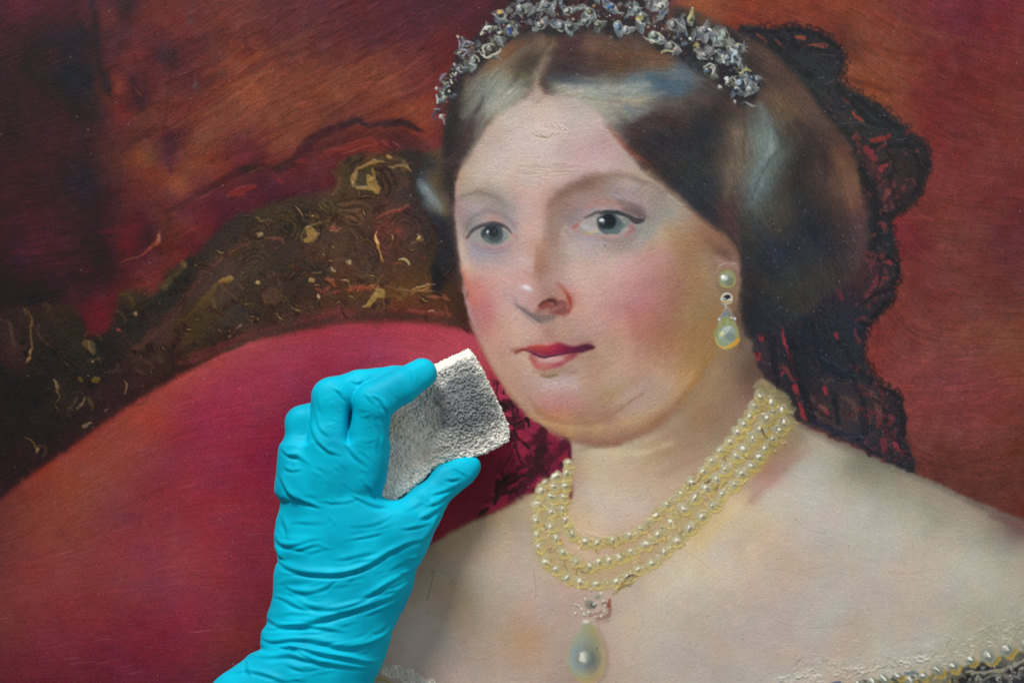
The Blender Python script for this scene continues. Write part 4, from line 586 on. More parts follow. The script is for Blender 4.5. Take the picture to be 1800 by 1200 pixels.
# strands, right side
for t, w, c, a in [('965,95 990,88 1020,100 1030,118', [4, 8, 10, 6], '3a2a2c', .6), ('985,70 1000,75 1020,70', [6, 9, 6], '40262c', .6), ('970,110 1000,125 1040,128 1080,120', [4, 8, 7, 3], '382c30', .6), ('1040,90 1080,98 1130,95', [3, 6, 3], '6c4a38', .5), ('1030,112 1070,118 1110,118 1150,112', [2, 5, 6, 3], '54402f', .5), ('960,140 985,142 1020,146 1060,150', [3, 4, 4, 2], '44505c', .6),
        ('970,150 1000,156 1040,160 1090,158 1140,150', [2, 6, 9, 8, 4], 'a0a49c', .55), ('980,160 1020,170 1060,190 1080,215', [3, 6, 9, 6], 'a09f90', .6), ('1040,165 1090,172 1130,172 1170,165', [4, 7, 7, 3], '98a098', .5), ('1100,140 1140,135 1180,128 1205,120', [2, 5, 6, 3], '58707f', .5), ('1140,135 1160,145 1185,160 1200,165', [5, 7, 6, 4], '3f5a72', .6), ('1090,176 1110,178 1130,174', [3, 5, 4], 'a08c74', .5),
        ('1100,190 1110,198', 2, '3c6c9c', .6), ('1080,185 1100,200 1110,212', [3, 5, 3], '8c948c', .5), ('1060,200 1085,215 1110,205 1140,195 1170,185', [2, 4, 4, 4, 2], '7c7c78', .4), ('1060,215 1080,235 1100,250', [2, 5, 4], '80807a', .5), ('1110,225 1140,212 1170,210 1200,220', [4, 9, 10, 8], '3c2c2e', .6), ('1130,250 1170,245 1210,250 1240,270', [8, 14, 16, 12], '2a292f', .55),
        ('1150,190 1190,178 1230,175 1250,190', [3, 5, 5, 3], '584a42', .45), ('1165,290 1200,320 1235,350 1258,385', [6, 10, 10, 7], '282a32', .5), ('1070,225 1090,250 1110,270 1140,292', [1.2, 1.8, 1.8, 1.2], 'a04c34', .75), ('1085,240 1105,262 1120,278', 1.2, 'a84630', .5), ('1140,300 1165,322 1190,345', [2, 3, 2], '8a6c4c', .5), ('1170,330 1195,352 1225,378 1255,402', [1.5, 2, 2, 1.5], '704a3c', .6),
        ('1290,225 1300,250 1295,280 1285,310 1275,345', [6, 9, 9, 8, 6], '6c5e50', .5), ('1310,220 1308,250 1305,290', 1.2, '33261f', .7), ('1285,228 1290,236 1300,232', 3, '7c6048', .4), ('1335,185 1345,215 1352,245 1348,275 1338,300 1330,330 1320,360', [5, 8, 9, 8, 8, 7, 4], '74868a', .6), ('1348,230 1356,255 1350,275', [3, 6, 4], '8a9c98', .6), ('1325,300 1322,330', 3, '6c7c84', .5),
        ('1360,222 1370,240 1372,258 1360,270 1348,290 1335,310 1325,335 1320,360 1320,390', [.8, 1.2, 1.4, 1.4, 1.2, 1.2, 1, 1, .6], '2a3030', .85), ('1345,215 1350,240 1346,262', 1, '3c4642', .6), ('1345,170 1370,180 1395,195 1410,210', [3, 6, 6, 3], '6c5440', .5), ('1320,150 1345,150 1375,165', [3, 4, 3], '50423a', .5), ('1290,110 1310,115 1340,128 1360,140', [5, 6, 4, 3], '2e2626', .7),
        ('1315,165 1335,168', 3, '6c5844', .5), ('1285,175 1300,200 1310,230', [3, 4, 2], '58302c', .5), ('1330,110 1380,150 1430,215 1470,265', [6, 12, 10, 8], '4e3c36', .4), ('1400,215 1440,260 1450,310', [8, 12, 10], '342b2c', .5), ('1465,270 1485,300 1495,340 1500,365', [5, 9, 9, 4], '704c3a', .55), ('1470,265 1490,262', 4, '7c4438', .4), ('1475,350 1485,390 1480,430', [6, 8, 6], '382d2f', .5),
        ('1500,380 1512,420 1505,460', [4, 6, 5], '4c363c', .5), ('1330,400 1350,430 1360,470', [8, 14, 12], '262c38', .4), ('1370,330 1380,360 1375,390', [8, 12, 8], '42403a', .45), ('1420,470 1450,480 1470,470', 10, '34302f', .4), ('1345,500 1390,520 1430,500', [8, 12, 8], '33322e', .4), ('1275,380 1290,400 1300,425', [5, 8, 6], '50363a', .5), ('1270,395 1290,412 1305,440', 1.5, '7c5448', .4),
        ('1265,408 1285,425 1298,450 1303,480', [1.5, 2, 2, 1.5], '8a5a44', .5), ('1305,480 1310,520 1308,560', [4, 6, 5], '2c2628', .6), ('1215,35 1240,50 1265,60', [6, 8, 5], '66452f', .4), ('1300,70 1340,95 1370,120', [5, 7, 5], '5c4238', .4)]: S(t, w, c, a, 4.5, .08)
ID[m1 > .5] = 7; ID[m2 > .5] = 7
# ---------------------------------------------------------------- 8. tiara
gq = np.random.default_rng(19)
def leaf(x, y, L, wd, ang, base, lit='c4c8c0'):
    a = math.radians(ang); c_, s_ = math.cos(a), math.sin(a); nx_, ny_ = -s_, c_
    p0 = (x - c_ * L * .5, y - s_ * L * .5); p1 = (x + nx_ * wd * .15, y + ny_ * wd * .15); p2 = (x + c_ * L * .5, y + s_ * L * .5)
    f3 = lambda k_: f'{p0[0]+nx_*k_*.2:.1f},{p0[1]+ny_*k_*.2:.1f} {p1[0]+nx_*k_:.1f},{p1[1]+ny_*k_:.1f} {p2[0]+nx_*k_*.2:.1f},{p2[1]+ny_*k_*.2:.1f}'
    S(f3(0), [wd * .15, wd * .62, wd * .55, .4], base, .92, 1.2, .45, 8)
    S(f3(wd * .22), [.4, wd * .22, .3], '2a2b30', .6, 1.4)
    S(f3(-wd * .5), [.4, max(.7, wd * .1), .4], lit, .7, 1.1, .4); S(f3(wd * .1), [.4, wd * .3, .3], '74808a' if gq.random() < .5 else '848878', .5, 2)
    if gq.random() < .6: S(f3(-wd * .15), [.3, wd * .14, .3], ['8c98a0', 'a8a48c', '6880a0', '9ca49c'][gq.integers(4)], .7, 1, .4)
def gem(x, y, r, ang=0, base='5c6268', body=None, tip='c8ccc4', dk='26262a', el=1.1):
    n_ = gq.integers(2, 4) if ang == 0 else gq.integers(1, 3)
    for q_ in range(n_):
        a_ = ang + gq.uniform(-70, 70) + q_ * 120; leaf(x + math.cos(math.radians(a_)) * r * .6, y + math.sin(math.radians(a_)) * r * .6, r * 2.0, r * gq.uniform(.75, 1.1), a_, base, ['c4c8c0', 'b4b8b4', 'd0d0c0', 'a8b4bc'][gq.integers(4)])
    dab(x, y, r * .72, r * .6, ang, base, .9, 1.2, .4, ident=8); dab(x + r * .1, y + r * .08, r * .45, r * .36, ang, dk, .7, 1.2)
    if body: dab(x - r * .16, y - r * .06, r * .34, r * .26, ang + 20, body, .9, 1, .4)
    for q_ in range(3): t0_ = gq.uniform(0, 360); ring(x, y, r * .68, r * .56, ang, gq.uniform(.6, 1.3), ['dcdcd0', 'a0a8ac', 'c8c49c'][q_], .8, .5, t0_, t0_ + gq.uniform(30, 90))
    S(f'{x-r*.25:.1f},{y-r*.3:.1f} {x-r*.05:.1f},{y-r*.38:.1f}', [.9, 1.3, .6], 'eceee8', .95, .8, .7)
TB = '768,205 768,180 772,160 785,135 800,100 806,66 830,70 840,52 862,42 872,22 890,10 892,-60 1175,-60 1172,20 1190,35 1200,22 1220,38 1238,46 1262,44 1290,55 1308,75 1312,90 1300,110 1318,120 1334,135 1336,155 1330,172 1312,186 1296,182 1284,165 1262,150 1240,138 1222,132 1205,112 1180,100 1160,92 1130,70 1105,62 1090,72 1070,66 1050,52 1010,64 975,66 950,60 930,58 905,70 880,85 865,102 840,128 812,150 798,178 785,195'
tm = np.clip(blur(fillmask(P(TB)), 3), 0, 1)
nz = np.clip(vnoise(9, 41) * .8 + .55, 0, 1)
lay(tm * (.5 + .5 * nz), hx('29282d'), .9); ID[(tm > .6)] = 8
r2 = np.random.default_rng(11)
pal = ['5e666a', '707878', '4c5258', '828884', '667480', '3c4250', '7a7c78', '505a60', '8c8f88', '5a6450']
acc = ['b09c58', 'c4a868', '4a6090', '3c5a98', 'c8a08c', 'a89050', 'd0b8a0', '8494a8', 'b8b488']
arc = spline(P('776,180 796,135 830,98 868,62 905,36 950,18 1000,22 1050,20 1100,15 1150,24 1195,60 1235,78 1275,88 1300,120 1318,160'), 40)
wid = np.interp(np.linspace(0, 1, len(arc)), [0, .1, .2, .3, .45, .6, .72, .8, .9, 1], [6, 14, 24, 34, 42, 46, 34, 34, 30, 16])
for i in range(560):
    k = r2.integers(0, len(arc)); a, t = arc[k], wid[k]
    x = a[0] + r2.normal() * t * .42; y = a[1] + r2.normal() * t * .42 - (14 if 880 < a[0] < 1170 and i % 2 else 0)
    ix, iy = int((x - U0) * K), int((y - V0) * K)
    if not (0 <= iy < PH) or tm[iy, ix] < .5: continue
    r = r2.uniform(1.8, 6.0)
    if 180 <= i < 260: leaf(x, y, r * 4.2, r * 1.5, r2.uniform(0, 180), pal[r2.integers(len(pal))], ['b8bcb6', 'a0a8ac', 'c4c2a8'][i % 3])
    elif i < 180: dab(x, y, r * r2.uniform(.8, 1.6), r * .8, r2.uniform(0, 180), pal[r2.integers(len(pal))], .75, 1.5, .4)
    elif i < 340: ring(x, y, r, r * r2.uniform(.5, .9), r2.uniform(0, 180), r2.uniform(.6, 1.1), ['a8aca6', 'c0c2b8', '8c9498', 'b4b090'][i % 4], .75, .5, (t9 := r2.uniform(0, 360)), t9 + r2.uniform(40, 130))
    elif i < 430: dab(x, y, r2.uniform(1.2, 3.4), r2.uniform(1, 2.2), r2.uniform(0, 180), acc[r2.integers(len(acc))], .75, 1.1, .5)
    elif i < 500: dab(x, y, r2.uniform(2, 5.5), r2.uniform(1.2, 2.5), r2.uniform(0, 180), ['222226', '2e2a2c'][i % 2], .8, 1.3)
    else: dab(x, y, r2.uniform(.8, 2), r2.uniform(.8, 1.5), r2.uniform(0, 180), ['e8ebe6', 'f0efe8', 'd4dcdc'][i % 3], .95, 1, .9)
for g in [(856, 54, 10, -35, '6a6c68', 'd8dcd4'), (897, 52, 12, -30, '70766c', '3450a0'), (862, 88, 17, 20, '4a4636', '8c8c80'), (833, 108, 15, 60, '687070', '909a90'), (787, 165, 12, -20, '545c64', None), (880, 30, 12, 0, '585c60', None), (915, 18, 14, 20, '6c706c', '98a0a0'), (948, 45, 15, 10, '606868', 'b0a898'), (985, 48, 15, 30, '646c70', '98a4a8'), (1002, 50, 12, 0, '5c6060', None),
          (1035, 22, 14, 0, '6c7878', 'a09060'), (1030, 42, 11, 10, '565c58', '909890'), (1052, 45, 11, -20, '50584c', 'a8ac84'), (998, 20, 13, -60, '7a807c', 'c8ccc0'), (960, 12, 14, 0, '687070', '8ca0b0'), (1075, 12, 12, 0, '6c8090', '4c74b0'), (1088, 48, 14, 70, '708090', '84a8c8'), (1100, 55, 12, 40, '8c949c', 'c4ccd4'), (1118, 20, 13, 0, '6c7c7c', '98a8a8'), (1128, 34, 20, 25, '66706e', 'a09c60'),
          (1150, 64, 16, -5, '7c8c84', 'a8b4a0'), (1182, 45, 18, 50, '6c6c6c', 'b0b0a8'), (1178, 82, 16, 20, '6c706c', '9c9c90'), (1160, 14, 12, 0, 'a8a8a0', 'e0dcd0'), (1213, 34, 10, -70, '7a7c54', '4c7c98'), (1238, 56, 15, 0, '7c7c84', '9c94ac'), (1272, 62, 16, 30, '6c6c58', 'a0ac9c'), (1238, 98, 15, 20, '74706c', 'a8a8a8'), (1298, 84, 12, 30, '70705c', '8c98a0'), (1278, 102, 14, 0, '50585c', '94a4a8'),
          (1244, 127, 14, -60, '4c4a3c', '5c7890'), (1300, 148, 16, -60, '5a6c80', 'a8bcd8'), (1322, 138, 12, 60, '4c5c70', '3c6088'), (1318, 158, 11, 0, '707a7c', 'a8b4b4'), (1292, 160, 10, 0, '50606e', None), (1280, 148, 10, -50, '686c60', '989c84'), (820, 78, 10, 0, '5a4c54', '8c94b0'), (812, 95, 9, 30, '50444c', None), (808, 122, 9, 60, '4c4450', '8c90a8'), (880, 62, 10, 20, '4e4a40', '8c8c50')]:
    gem(g[0], g[1], g[2] * .9, g[3], g[4], g[5])
for x, y, r, c in [(805, 66, 2.6, 'd8cca8'), (812, 67, 1.6, 'c8b898'), (879, 23, 4.5, 'd8a850'), (798, 114, 2.2, 'd8d8d0'), (767, 157, 3, 'd4dce4'), (1265, 154, 3.2, 'ecf0ec'), (1212, 69, 2.6, 'e8ece0'), (1277, 139, 4, 'dce4e8'), (1292, 178, 2.5, 'd8e4e8'), (1218, 17, 1.8, 'e4e4d0'), (1271, 110, 3, 'd0dce0'), (1271, 59, 3.6, 'a8b8b8'), (1265, 68, 5, 'a4b4b0'), (1285, 88, 3, 'c8d4d8'), (1292, 92, 5, 'b4c8d0'), (1247, 53, 3.5, 'dce0dc'), (1185, 86, 3, 'd0a0a0'), (1119, 36, 2.6, 'd8a830'), (1147, 75, 4, 'e8e8d8'), (897, 57, 3.6, '2c4ca0'), (774, 207, 3.5, 'd0ccc0'), (790, 160, 3.5, 'e0dcc0'), (1008, 36, 2.6, 'd8a888'), (970, 40, 2, '4058a8'), (952, 38, 2.5, 'd8b0a0'), (1070, 15, 3, '2c58b0'), (1164, 24, 2.5, '385cb8')]:
    dab(x, y, r, r, 0, c, .97, 1, .9, ident=8)
for t, w, c in [('768,167 770,175 769,182', [1.2, 2, 1.8], 'd0d4d8'), ('766,195 762,203 766,214', [1.5, 1.5, 1.2], '4c5070'), ('764,194 772,194', 1.4, '8890a8'), ('774,206 780,213 782,220', [1.5, 1.5, 1], 'b0b4b8'), ('775,145 778,137 782,132', [1, 2.6, 1], '8890a8'), ('805,72 808,85 820,90', [1.2, 1.5, 2], 'a8acc0'), ('846,98 858,102 876,92 880,86', [1.5, 2.4, 1.8, 1], 'd8d4c0'), ('852,95 850,84 858,78', 1.5, 'c8c498'), ('783,162 792,155 795,168', 2.2, '1c1e1c'), ('845,62 852,52 862,50', [1.5, 3, 1.5], 'e0dcc8'), ('850,56 856,58', 1.6, '2a2822'),
                ('1310,180 1320,186 1325,187', [1.5, 2.4, 1.5], '98a09c'), ('1300,128 1312,122 1320,126', [2, 2.5, 1.5], 'b8b070'), ('1285,112 1286,100 1292,95', 2, 'b8ccd8'), ('1300,105 1298,113', 3, '94a4a8'), ('1237,120 1248,113 1254,120 1250,132', 1.4, 'c0c4b8'), ('1210,35 1214,25 1218,20', [2, 3, 1.5], 'c4bc6c'), ('1218,84 1224,80 1226,88', [1, 4, 1], 'a89858'), ('1163,95 1170,90 1182,92', [1, 2, 1], 'bcb884'), ('1130,66 1140,72 1150,76 1165,70', [1, 2, 2, 1], 'b8bca0')]: S(t, w, c, .92, 1.1, .7, ident=8)
# ---------------------------------------------------------------- 9. earring
S('1262,500 1275,515 1290,540 1300,580 1300,610', [3, 5, 6, 7, 6], '5c4638', .35, 8)
dab(1277, 491, 16, 16, 0, '8a8650', 1, 1.5, .6, 9); dab(1276, 490, 12, 12, 0, '8c9480', .9, 4); dab(1281, 494, 8, 8, 0, '66705c', .7, 5); dab(1272, 488, 5.5, 5, 0, 'c8ccc4', .9, 3); dab(1270, 487, 3, 3.4, 0, 'f4f6f2', .95, 1.4, .5); ring(1277, 491, 14.5, 14.5, 0, 1.4, 'b0a860', .7, .3, 10, 140)
dab(1277, 525, 10.5, 10.5, 0, 'c8c8bc', 1, 1.2, .8, 9); dab(1277, 523, 7, 5, -20, '1e1e1e', .9, 1.3); dab(1273, 525, 3, 1.4, 20, 'd8d8d0', .9, 1, .5); dab(1281, 528, 3.4, 2, 0, 'e0dcd0', .9, 1, .5); S('1269,530 1276,532 1283,530', 1.4, 'b08838', .9, 1); S('1268,534 1276,537', 1.1, '6c88a8', .8, 1)
S('1275,537 1277,541', 1, 'c8c8c8', .8, 1); S('1275,543 1271,552 1264,560 1262,563', [2, 3, 3, 2], '8c9498', .8, 2, .3, 9); S('1280,543 1284,552 1289,560 1291,562', [2, 2.5, 2.5, 2], '8c8c8c', .75, 2, .3, 9); dab(1277, 556, 9, 9, 0, '6c7884', .8, 3, .2, 9)
for x, y in [(1264, 562), (1272, 560), (1278, 556), (1285, 559), (1291, 560)]: dab(x, y, 2, 2.2, 0, 'e0e6ea', .95, 1, .7)
S('1271,552 1274,558', 2, '6080a8', .7, 1.4)
dr = P('1277,552 1286,560 1295,574 1299,588 1297,602 1288,611 1277,614 1266,611 1257,601 1255,587 1259,573 1268,560')
region(dr, .8, '8e9060', 9); dab(1277, 590, 17, 18, 0, '8c9c8c', .85, 7); dab(1279, 582, 12, 11, 0, '8c9c9c', .8, 5); dab(1284, 592, 9, 8, 0, '6c7c74', .7, 6); S('1266,592 1274,582 1282,576', [3, 5, 3], 'b8c0b0', .8, 3, .3); dab(1268, 588, 5, 4, -30, 'c8c898', .85, 2.5, .4); S('1282,609 1292,604 1297,596', [3, 4, 3], 'd0962c', .85, 3); S('1264,608 1272,611 1284,610', [1.5, 2.4, 2], 'd8a848', .7, 2); S('1257,596 1262,606', 2, 'b8b070', .7, 2); dab(1273, 584, 1.2, 1.2, 0, '4c5450', .8, 1)
for t in ['1264,562 1266,570', '1278,560 1278,568', '1291,562 1291,570']: S(t, .8, 'c0c8cc', .5, 1)
# ---------------------------------------------------------------- 10. necklace
S1 = '997,815 995,834 993,853 990,873 989,892 993,914 1003,938 1027,950 1050,953 1076,949 1106,939 1128,926 1152,904 1172,885 1195,866 1214,847 1234,828 1250,810 1267,790 1281,775 1293,758 1305,743 1316,728 1325,711 1334,696'
S2 = '977,836 974,854 971,874 968,899 968,924 977,946 990,970 1012,985 1035,993 1052,987 1070,984 1090,978 1112,968 1134,956 1156,938 1178,916 1200,893 1220,872 1240,856 1257,841 1274,822 1292,802 1306,786 1321,767 1337,753 1346,736 1358,723 1352,704'
S3 = '958,846 950,862 944,885 942,911 943,937 947,960 958,985 976,1000 996,1014 1018,1020 1048,1024 1081,1022 1102,1012 1120,998 1145,986 1168,968 1190,948 1212,926 1232,905 1252,887 1270,868 1287,851 1302,833 1318,819 1331,802 1342,788 1355,770 1367,753 1377,741 1372,718'
S('998,830 990,900 1005,940 1050,962 1110,950 1160,915 1220,855 1290,785 1350,700', [8, 9, 8, 7, 8, 10, 12, 14, 12], 'b4a478', .45, 6, .2, 10); S('960,850 950,920 968,975 1020,1005 1080,1003 1140,965 1200,915 1270,850 1330,785 1370,725', [12, 14, 12, 10, 9, 11, 14, 16, 17, 12], 'b0a074', .55, 7, .25, 10)
for s_, w_ in ((S1, 8), (S2, 9), (S3, 9)):
    q = P(s_); S(s_, w_, 'a89868', .35, 7); ID_ = 10
    stroke(q + np.array([3, 5]), w_ * .75, 'b09a5c', .35, 5, 0, ident=10)
S('1330,690 1345,680 1358,690 1375,705 1390,735', [6, 12, 12, 12, 6], '8c8660', .8, 5, ident=10); S('1325,680 1336,672 1350,676', [3, 6, 4], '948260', .8, 3)
S('1300,840 1330,815 1360,780 1390,745', [8, 12, 14, 8], '9c9060', .5, 8, ident=10); S('1260,880 1310,845 1345,805', 4, 'c8a05c', .5, 6)
S('958,850 968,900 975,960', [6, 8, 6], 'a89c74', .6, 6); S('985,850 980,900 985,935', [5, 6, 4], 'a89c70', .5, 6)
r3 = np.random.default_rng(5)
PEARLS = []
k = 100
for s_ in (S3, S2, S1):      # dim pearls half hidden between the bright ones
    q_ = P(s_)
    for (x, y), (x2, y2) in zip(q_[:-1], q_[1:]):
        mx, my = (x + x2) / 2 + r3.normal() * 1.5 + 2, (y + y2) / 2 + r3.normal() * 1.5 + 3; R = 9.6 * r3.uniform(.8, 1.1); dk = np.clip((mx - 1290) / 90, 0, 1) * .3
        dab(mx, my, R, R * .9, 0, hx(['b0a67c', 'a89e70', 'b4a468'][r3.integers(3)]) * (1 - dk), .8, 2.2, .4, ident=10); dab(mx - 1, my - 1.5, 2.2, 1.7, r3.uniform(0, 90), 'dcd8c0', .6, 1.2, .4)
        ring(mx, my, R * .9, R * .8, 0, 1.1, hx('ccbc80') * (1 - dk), .6, .4, r3.uniform(-20, 60), r3.uniform(110, 200)); ring(mx, my, R * .85, R * .8, 0, .8, hx('c4c4ac') * (1 - dk), .5, .3, r3.uniform(160, 220), r3.uniform(260, 330))
for si, s_ in enumerate((S3, S2, S1)):
    for j, (x, y) in enumerate(P(s_)):
        right = x > 1195; R = (10.2 if right else 9.0) * r3.uniform(.85, 1.12)
        if right and si == 1: R *= 1.12
        dk = np.clip((x - 1290) / 90, 0, 1) * .35
        b = hx('b0a880') * (1 - dk) + hx('7c7c60') * dk
        if right: ye = 'b8a044'
        else: ye = 'c0a458'
        dab(x + 4, y + 6, R * 1.05, R * .85, r3.uniform(-30, 30), hx(ye) * (1 - dk * .6), .55, 3, .15)
        ring(x + 2.5, y + 4.5, R * 1.0, R * .8, 0, 1.2, hx('d0bc68') * (1 - dk * .4), .65, .5, r3.uniform(-10, 30), r3.uniform(120, 170))
        dab(x, y, R, R * .95, 0, b, .85, 1.8, .45, ident=k)
        dab(x - 1, y - 1, R * .72, R * .66, 0, hx('b8b69c') * (1 - dk), .7, 3)
        if right: ring(x, y, R * .8, R * .78, 0, .9, 'a4aca8', .6, .4, r3.uniform(100, 180), r3.uniform(280, 360))
        dab(x + 2, y + 2.5, R * .35, R * .3, r3.uniform(0, 90), '6c6a50', .55, 2)
        hs = r3.uniform(2.1, 3.1)
        dab(x - .6, y - .6, hs * 1.15, hs, r3.uniform(0, 180), 'ece9dc', .97, 1, 1.0)
        dab(x + 1.4, y + 1.8, 1.1, .9, 0, '6c6450', .6, .9)
        PEARLS.append((k, x, y)); k += 1
for x, y in [(980, 908), (958, 922), (955, 885), (985, 950), (1165, 950), (1120, 1003), (1000, 935), (1172, 948), (1260, 822), (1225, 870), (1250, 850), (970, 964), (1022, 1002), (1290, 822), (986, 864)]: dab(x, y, 2.4, 1.6, r3.uniform(0, 90), 'a85c28', .6, 1.6)
for t in ['1338,750 1344,762 1348,772', '1240,848 1250,842', '1210,855 1212,847', '1232,834 1225,845 1216,852', '1104,1010 1098,1020 1092,1026', '1085,1035 1100,1028 1112,1018', '1262,852 1256,860']: S(t, [1.2, .6], '4c3a20', .8, 1)
S('1105,1012 1112,1010', [1.5, 3], '3c2420', .85, 1.4); S('1100,1020 1090,1032 1078,1044', [2, 3, 2], 'a07c3c', .6, 2.5)
for i in range(26):
    t = r3.random(); q = spline(P(S3), 6); p_ = q[int(t * (len(q) - 1))]
    ring(p_[0] + 5, p_[1] + 8, r3.uniform(5, 8), r3.uniform(4, 6), r3.uniform(-30, 30), 1, ['c8b870', 'bcae78', 'd0b860'][i % 3], .5, .5, 0, r3.uniform(100, 170))
# ---------------------------------------------------------------- 11. pendant
S('1060,1060 1068,1062 1072,1075 1066,1082 1050,1085', [3, 4, 3, 4, 3], '94604a', .65, 2.5); S('1072,1052 1070,1064', 2.5, '9c4434', .8, 2); S('1035,1082 1050,1076 1062,1072', 2, 'a06c54', .7, 2); S('1050,1090 1068,1088', 4, 'b08470', .6, 4)
dab(1038, 1062, 9, 8, 0, '8c8878', .9, 2, .5, 11); dab(1042, 1062, 5, 5, 0, '3c3830', .8, 1.6); dab(1043, 1060, 2.4, 4, 30, 'e0ddd0', .95, 1, .8, 11); dab(1050, 1046, 6, 4, -40, '9c9a88', .9, 1.5, .6, 11); dab(1056, 1042, 2.6, 3.4, 20, 'd8d6c8', .9, 1, .8, 11)
for x, y in [(1028, 1053), (1037, 1036), (1017, 1063), (1013, 1061), (1026, 1079), (1011, 1078), (1022, 1070), (1061, 1054), (1063, 1063), (1062, 1073), (1057, 1081), (1046, 1082), (1034, 1075)]:
    dab(x + 1, y + 1.2, 3, 2.4, 0, '7c705c', .6, 1.6); dab(x, y, r3.uniform(1.6, 2.8), 1.8, r3.uniform(0, 180), 'e4e2d8', .95, 1, .9, ident=11)
S('1020,1064 1026,1072 1024,1080', 1.2, 'c8c4b4', .7, 1)
S('1050,1100 1058,1120 1064,1150 1062,1180 1050,1200', [2, 4, 6, 5, 3], '8c6c5c', .4, 6)
pd = P('1031,1090 1042,1096 1050,1108 1057,1128 1062,1150 1063,1168 1058,1185 1046,1196 1029,1199 1012,1192 1001,1178 997,1158 1000,1140 1008,1122 1018,1104 1024,1093')
region(pd, 1.0, "1030,1095,b0ae80 1020,1112,b0b090 1042,1106,b8a864 1048,1125,a8a070 1052,1145,a09c70 1035,1120,98a090 1030,1140,849490 1045,1150,747e74 1045,1165,78807c 1032,1172,788488 1010,1145,88a0a8 1008,1160,8ca8b4 1014,1175,90a8ac 1002,1150,a8b090 1002,1172,a8ac84 1012,1188,b8ae70 1030,1194,c8a85c 1045,1190,c8a45c 1058,1175,c8a468 1060,1155,b8a06c 1025,1180,98a898 1018,1135,90a4a0", 11, c=5)
ring(1030, 1146, 31, 44, 3, 2, 'c0b070', .4, .2, -40, 190); S('1006,1140 1003,1160 1010,1180', [2, 3.4, 2], '8cb0c8', .5, 4); S('1010,1135 1008,1150', 3, '84a8cc', .5, 3); S('1056,1140 1060,1160 1054,1180', 3, 'd0ac68', .5, 3)
dab(1025, 1154, 11, 14, 15, 'a8b0a8', .6, 5); dab(1024, 1153, 7, 10, 15, 'c8c8bc', .9, 2.5, .5); S('1022,1148 1024,1158 1027,1162', [3, 4, 2], 'eceadc', .9, 1.4, .7); ring(1023, 1153, 7, 10, 15, 1, '5c5c4c', .6, .3, 70, 200); dab(1030, 1092, 6, 4, 0, 'dcdac8', .9, 1.5, .7); dab(1050, 1139, 1.4, 1.4, 0, '3c381c', .9, 1)
# ---------------------------------------------------------------- 12. dress
S('1350,1192 1400,1185 1460,1170 1500,1160', [6, 10, 10, 6], 'c0b8a4', .5, 7); S('1560,1142 1590,1133 1625,1132 1670,1120', [3, 5, 3, 4], 'c0b8a4', .35, 5, .15); S('1500,1155 1560,1148 1640,1136', [4, 8, 6], 'bab2a0', .4, 8, .2)
S('1672,1135 1690,1115 1712,1112 1735,1098 1765,1094 1785,1080 1810,1072', [3, 4, 2, 4, 3, 4, 3], 'bcb49c', .4, 5, .15); S('1700,1140 1740,1110 1790,1085', [5, 8, 8], 'a89c7c', .4, 8)
low = '1340,1214 1440,1206 1500,1199 1560,1192 1600,1195 1650,1182 1700,1168 1760,1150 1830,1135 2130,1060 2130,1430 500,1430 560,1230 640,1190 690,1200 760,1205 1000,1215'
m = region(low, 2, "1500,1200,6c6c58 1600,1196,5c5c48 1700,1185,4c4a40 1780,1160,7c7868 1740,1180,343438 1800,1180,38383c 1790,1150,686450 1650,1200,8c8460 1300,1300,8c8870 2000,1200,4c4a44 700,1210,a8a28c 1100,1230,a8a090", 14, c=8)
S('1710,1170 1725,1178 1740,1172', [5, 8, 6], '2c2c34', .9, 3); S('1765,1178 1790,1172 1810,1168', [5, 7, 6], '2a2a2e', .9, 3); S('1690,1195 1702,1190 1712,1188', [4, 7, 3], '2c2c30', .9, 2.5); S('1570,1192 1585,1190', 4, '2c3c4c', .85, 2); S('1590,1182 1610,1180', 3, '4c6c7c', .7, 2); S('1460,1200 1475,1197', 2.5, '384c84', .7, 2)
S('1700,1180 1760,1176 1800,1160', [2, 4, 3], 'a8a48c', .8, 2, .6); S('1720,1195 1750,1185 1790,1190', 3, '8c8c7c', .7, 2, .5)
for i in range(60):
    x = r3.uniform(1690, 1860); y = 1196 - (x - 1690) * .3 + r3.uniform(0, 30); ring(x, y, r3.uniform(2, 6), r3.uniform(2, 4), r3.uniform(0, 180), 1, ['a8a898', '7c7c70', 'c0bca8', '5c5c58'][i % 4], .75, .7, 0, r3.uniform(150, 340))
BEADS = []
for x, y, r in [(1840, 1122, 13), (1803, 1130, 13), (1768, 1140, 14), (1736, 1150, 15), (1704, 1158, 11), (1673, 1169, 12), (1645, 1176, 12), (1620, 1186, 10), (1596, 1193, 9), (1577, 1186, 8), (1552, 1190, 9), (1530, 1196, 9), (1508, 1200, 8)]:
    dab(x + 6, y + 6, r * 1.0, r * .85, 0, 'ac8c38' if x > 1560 else '9c9468', .85, 3, .2, ident=14); ring(x + 5, y + 5, r, r * .85, 0, 1.6, 'c4a848', .6, .4, 0, 120); dab(x, y, r * .95, r * .9, 0, '8c9488', .95, 2, .6, ident=k)
    dab(x + 1, y + 2, r * .55, r * .5, 0, '66706c', .7, 4); dab(x - r * .25, y - r * .2, r * .4, r * .34, 0, 'b8bcb4', .85, 2.5); S(f'{x-3},{y-4} {x},{y} {x+3},{y+2}', [1.2, 2, 1], 'f0f0ea', .95, 1, .9); BEADS.append((k, x, y)); k += 1
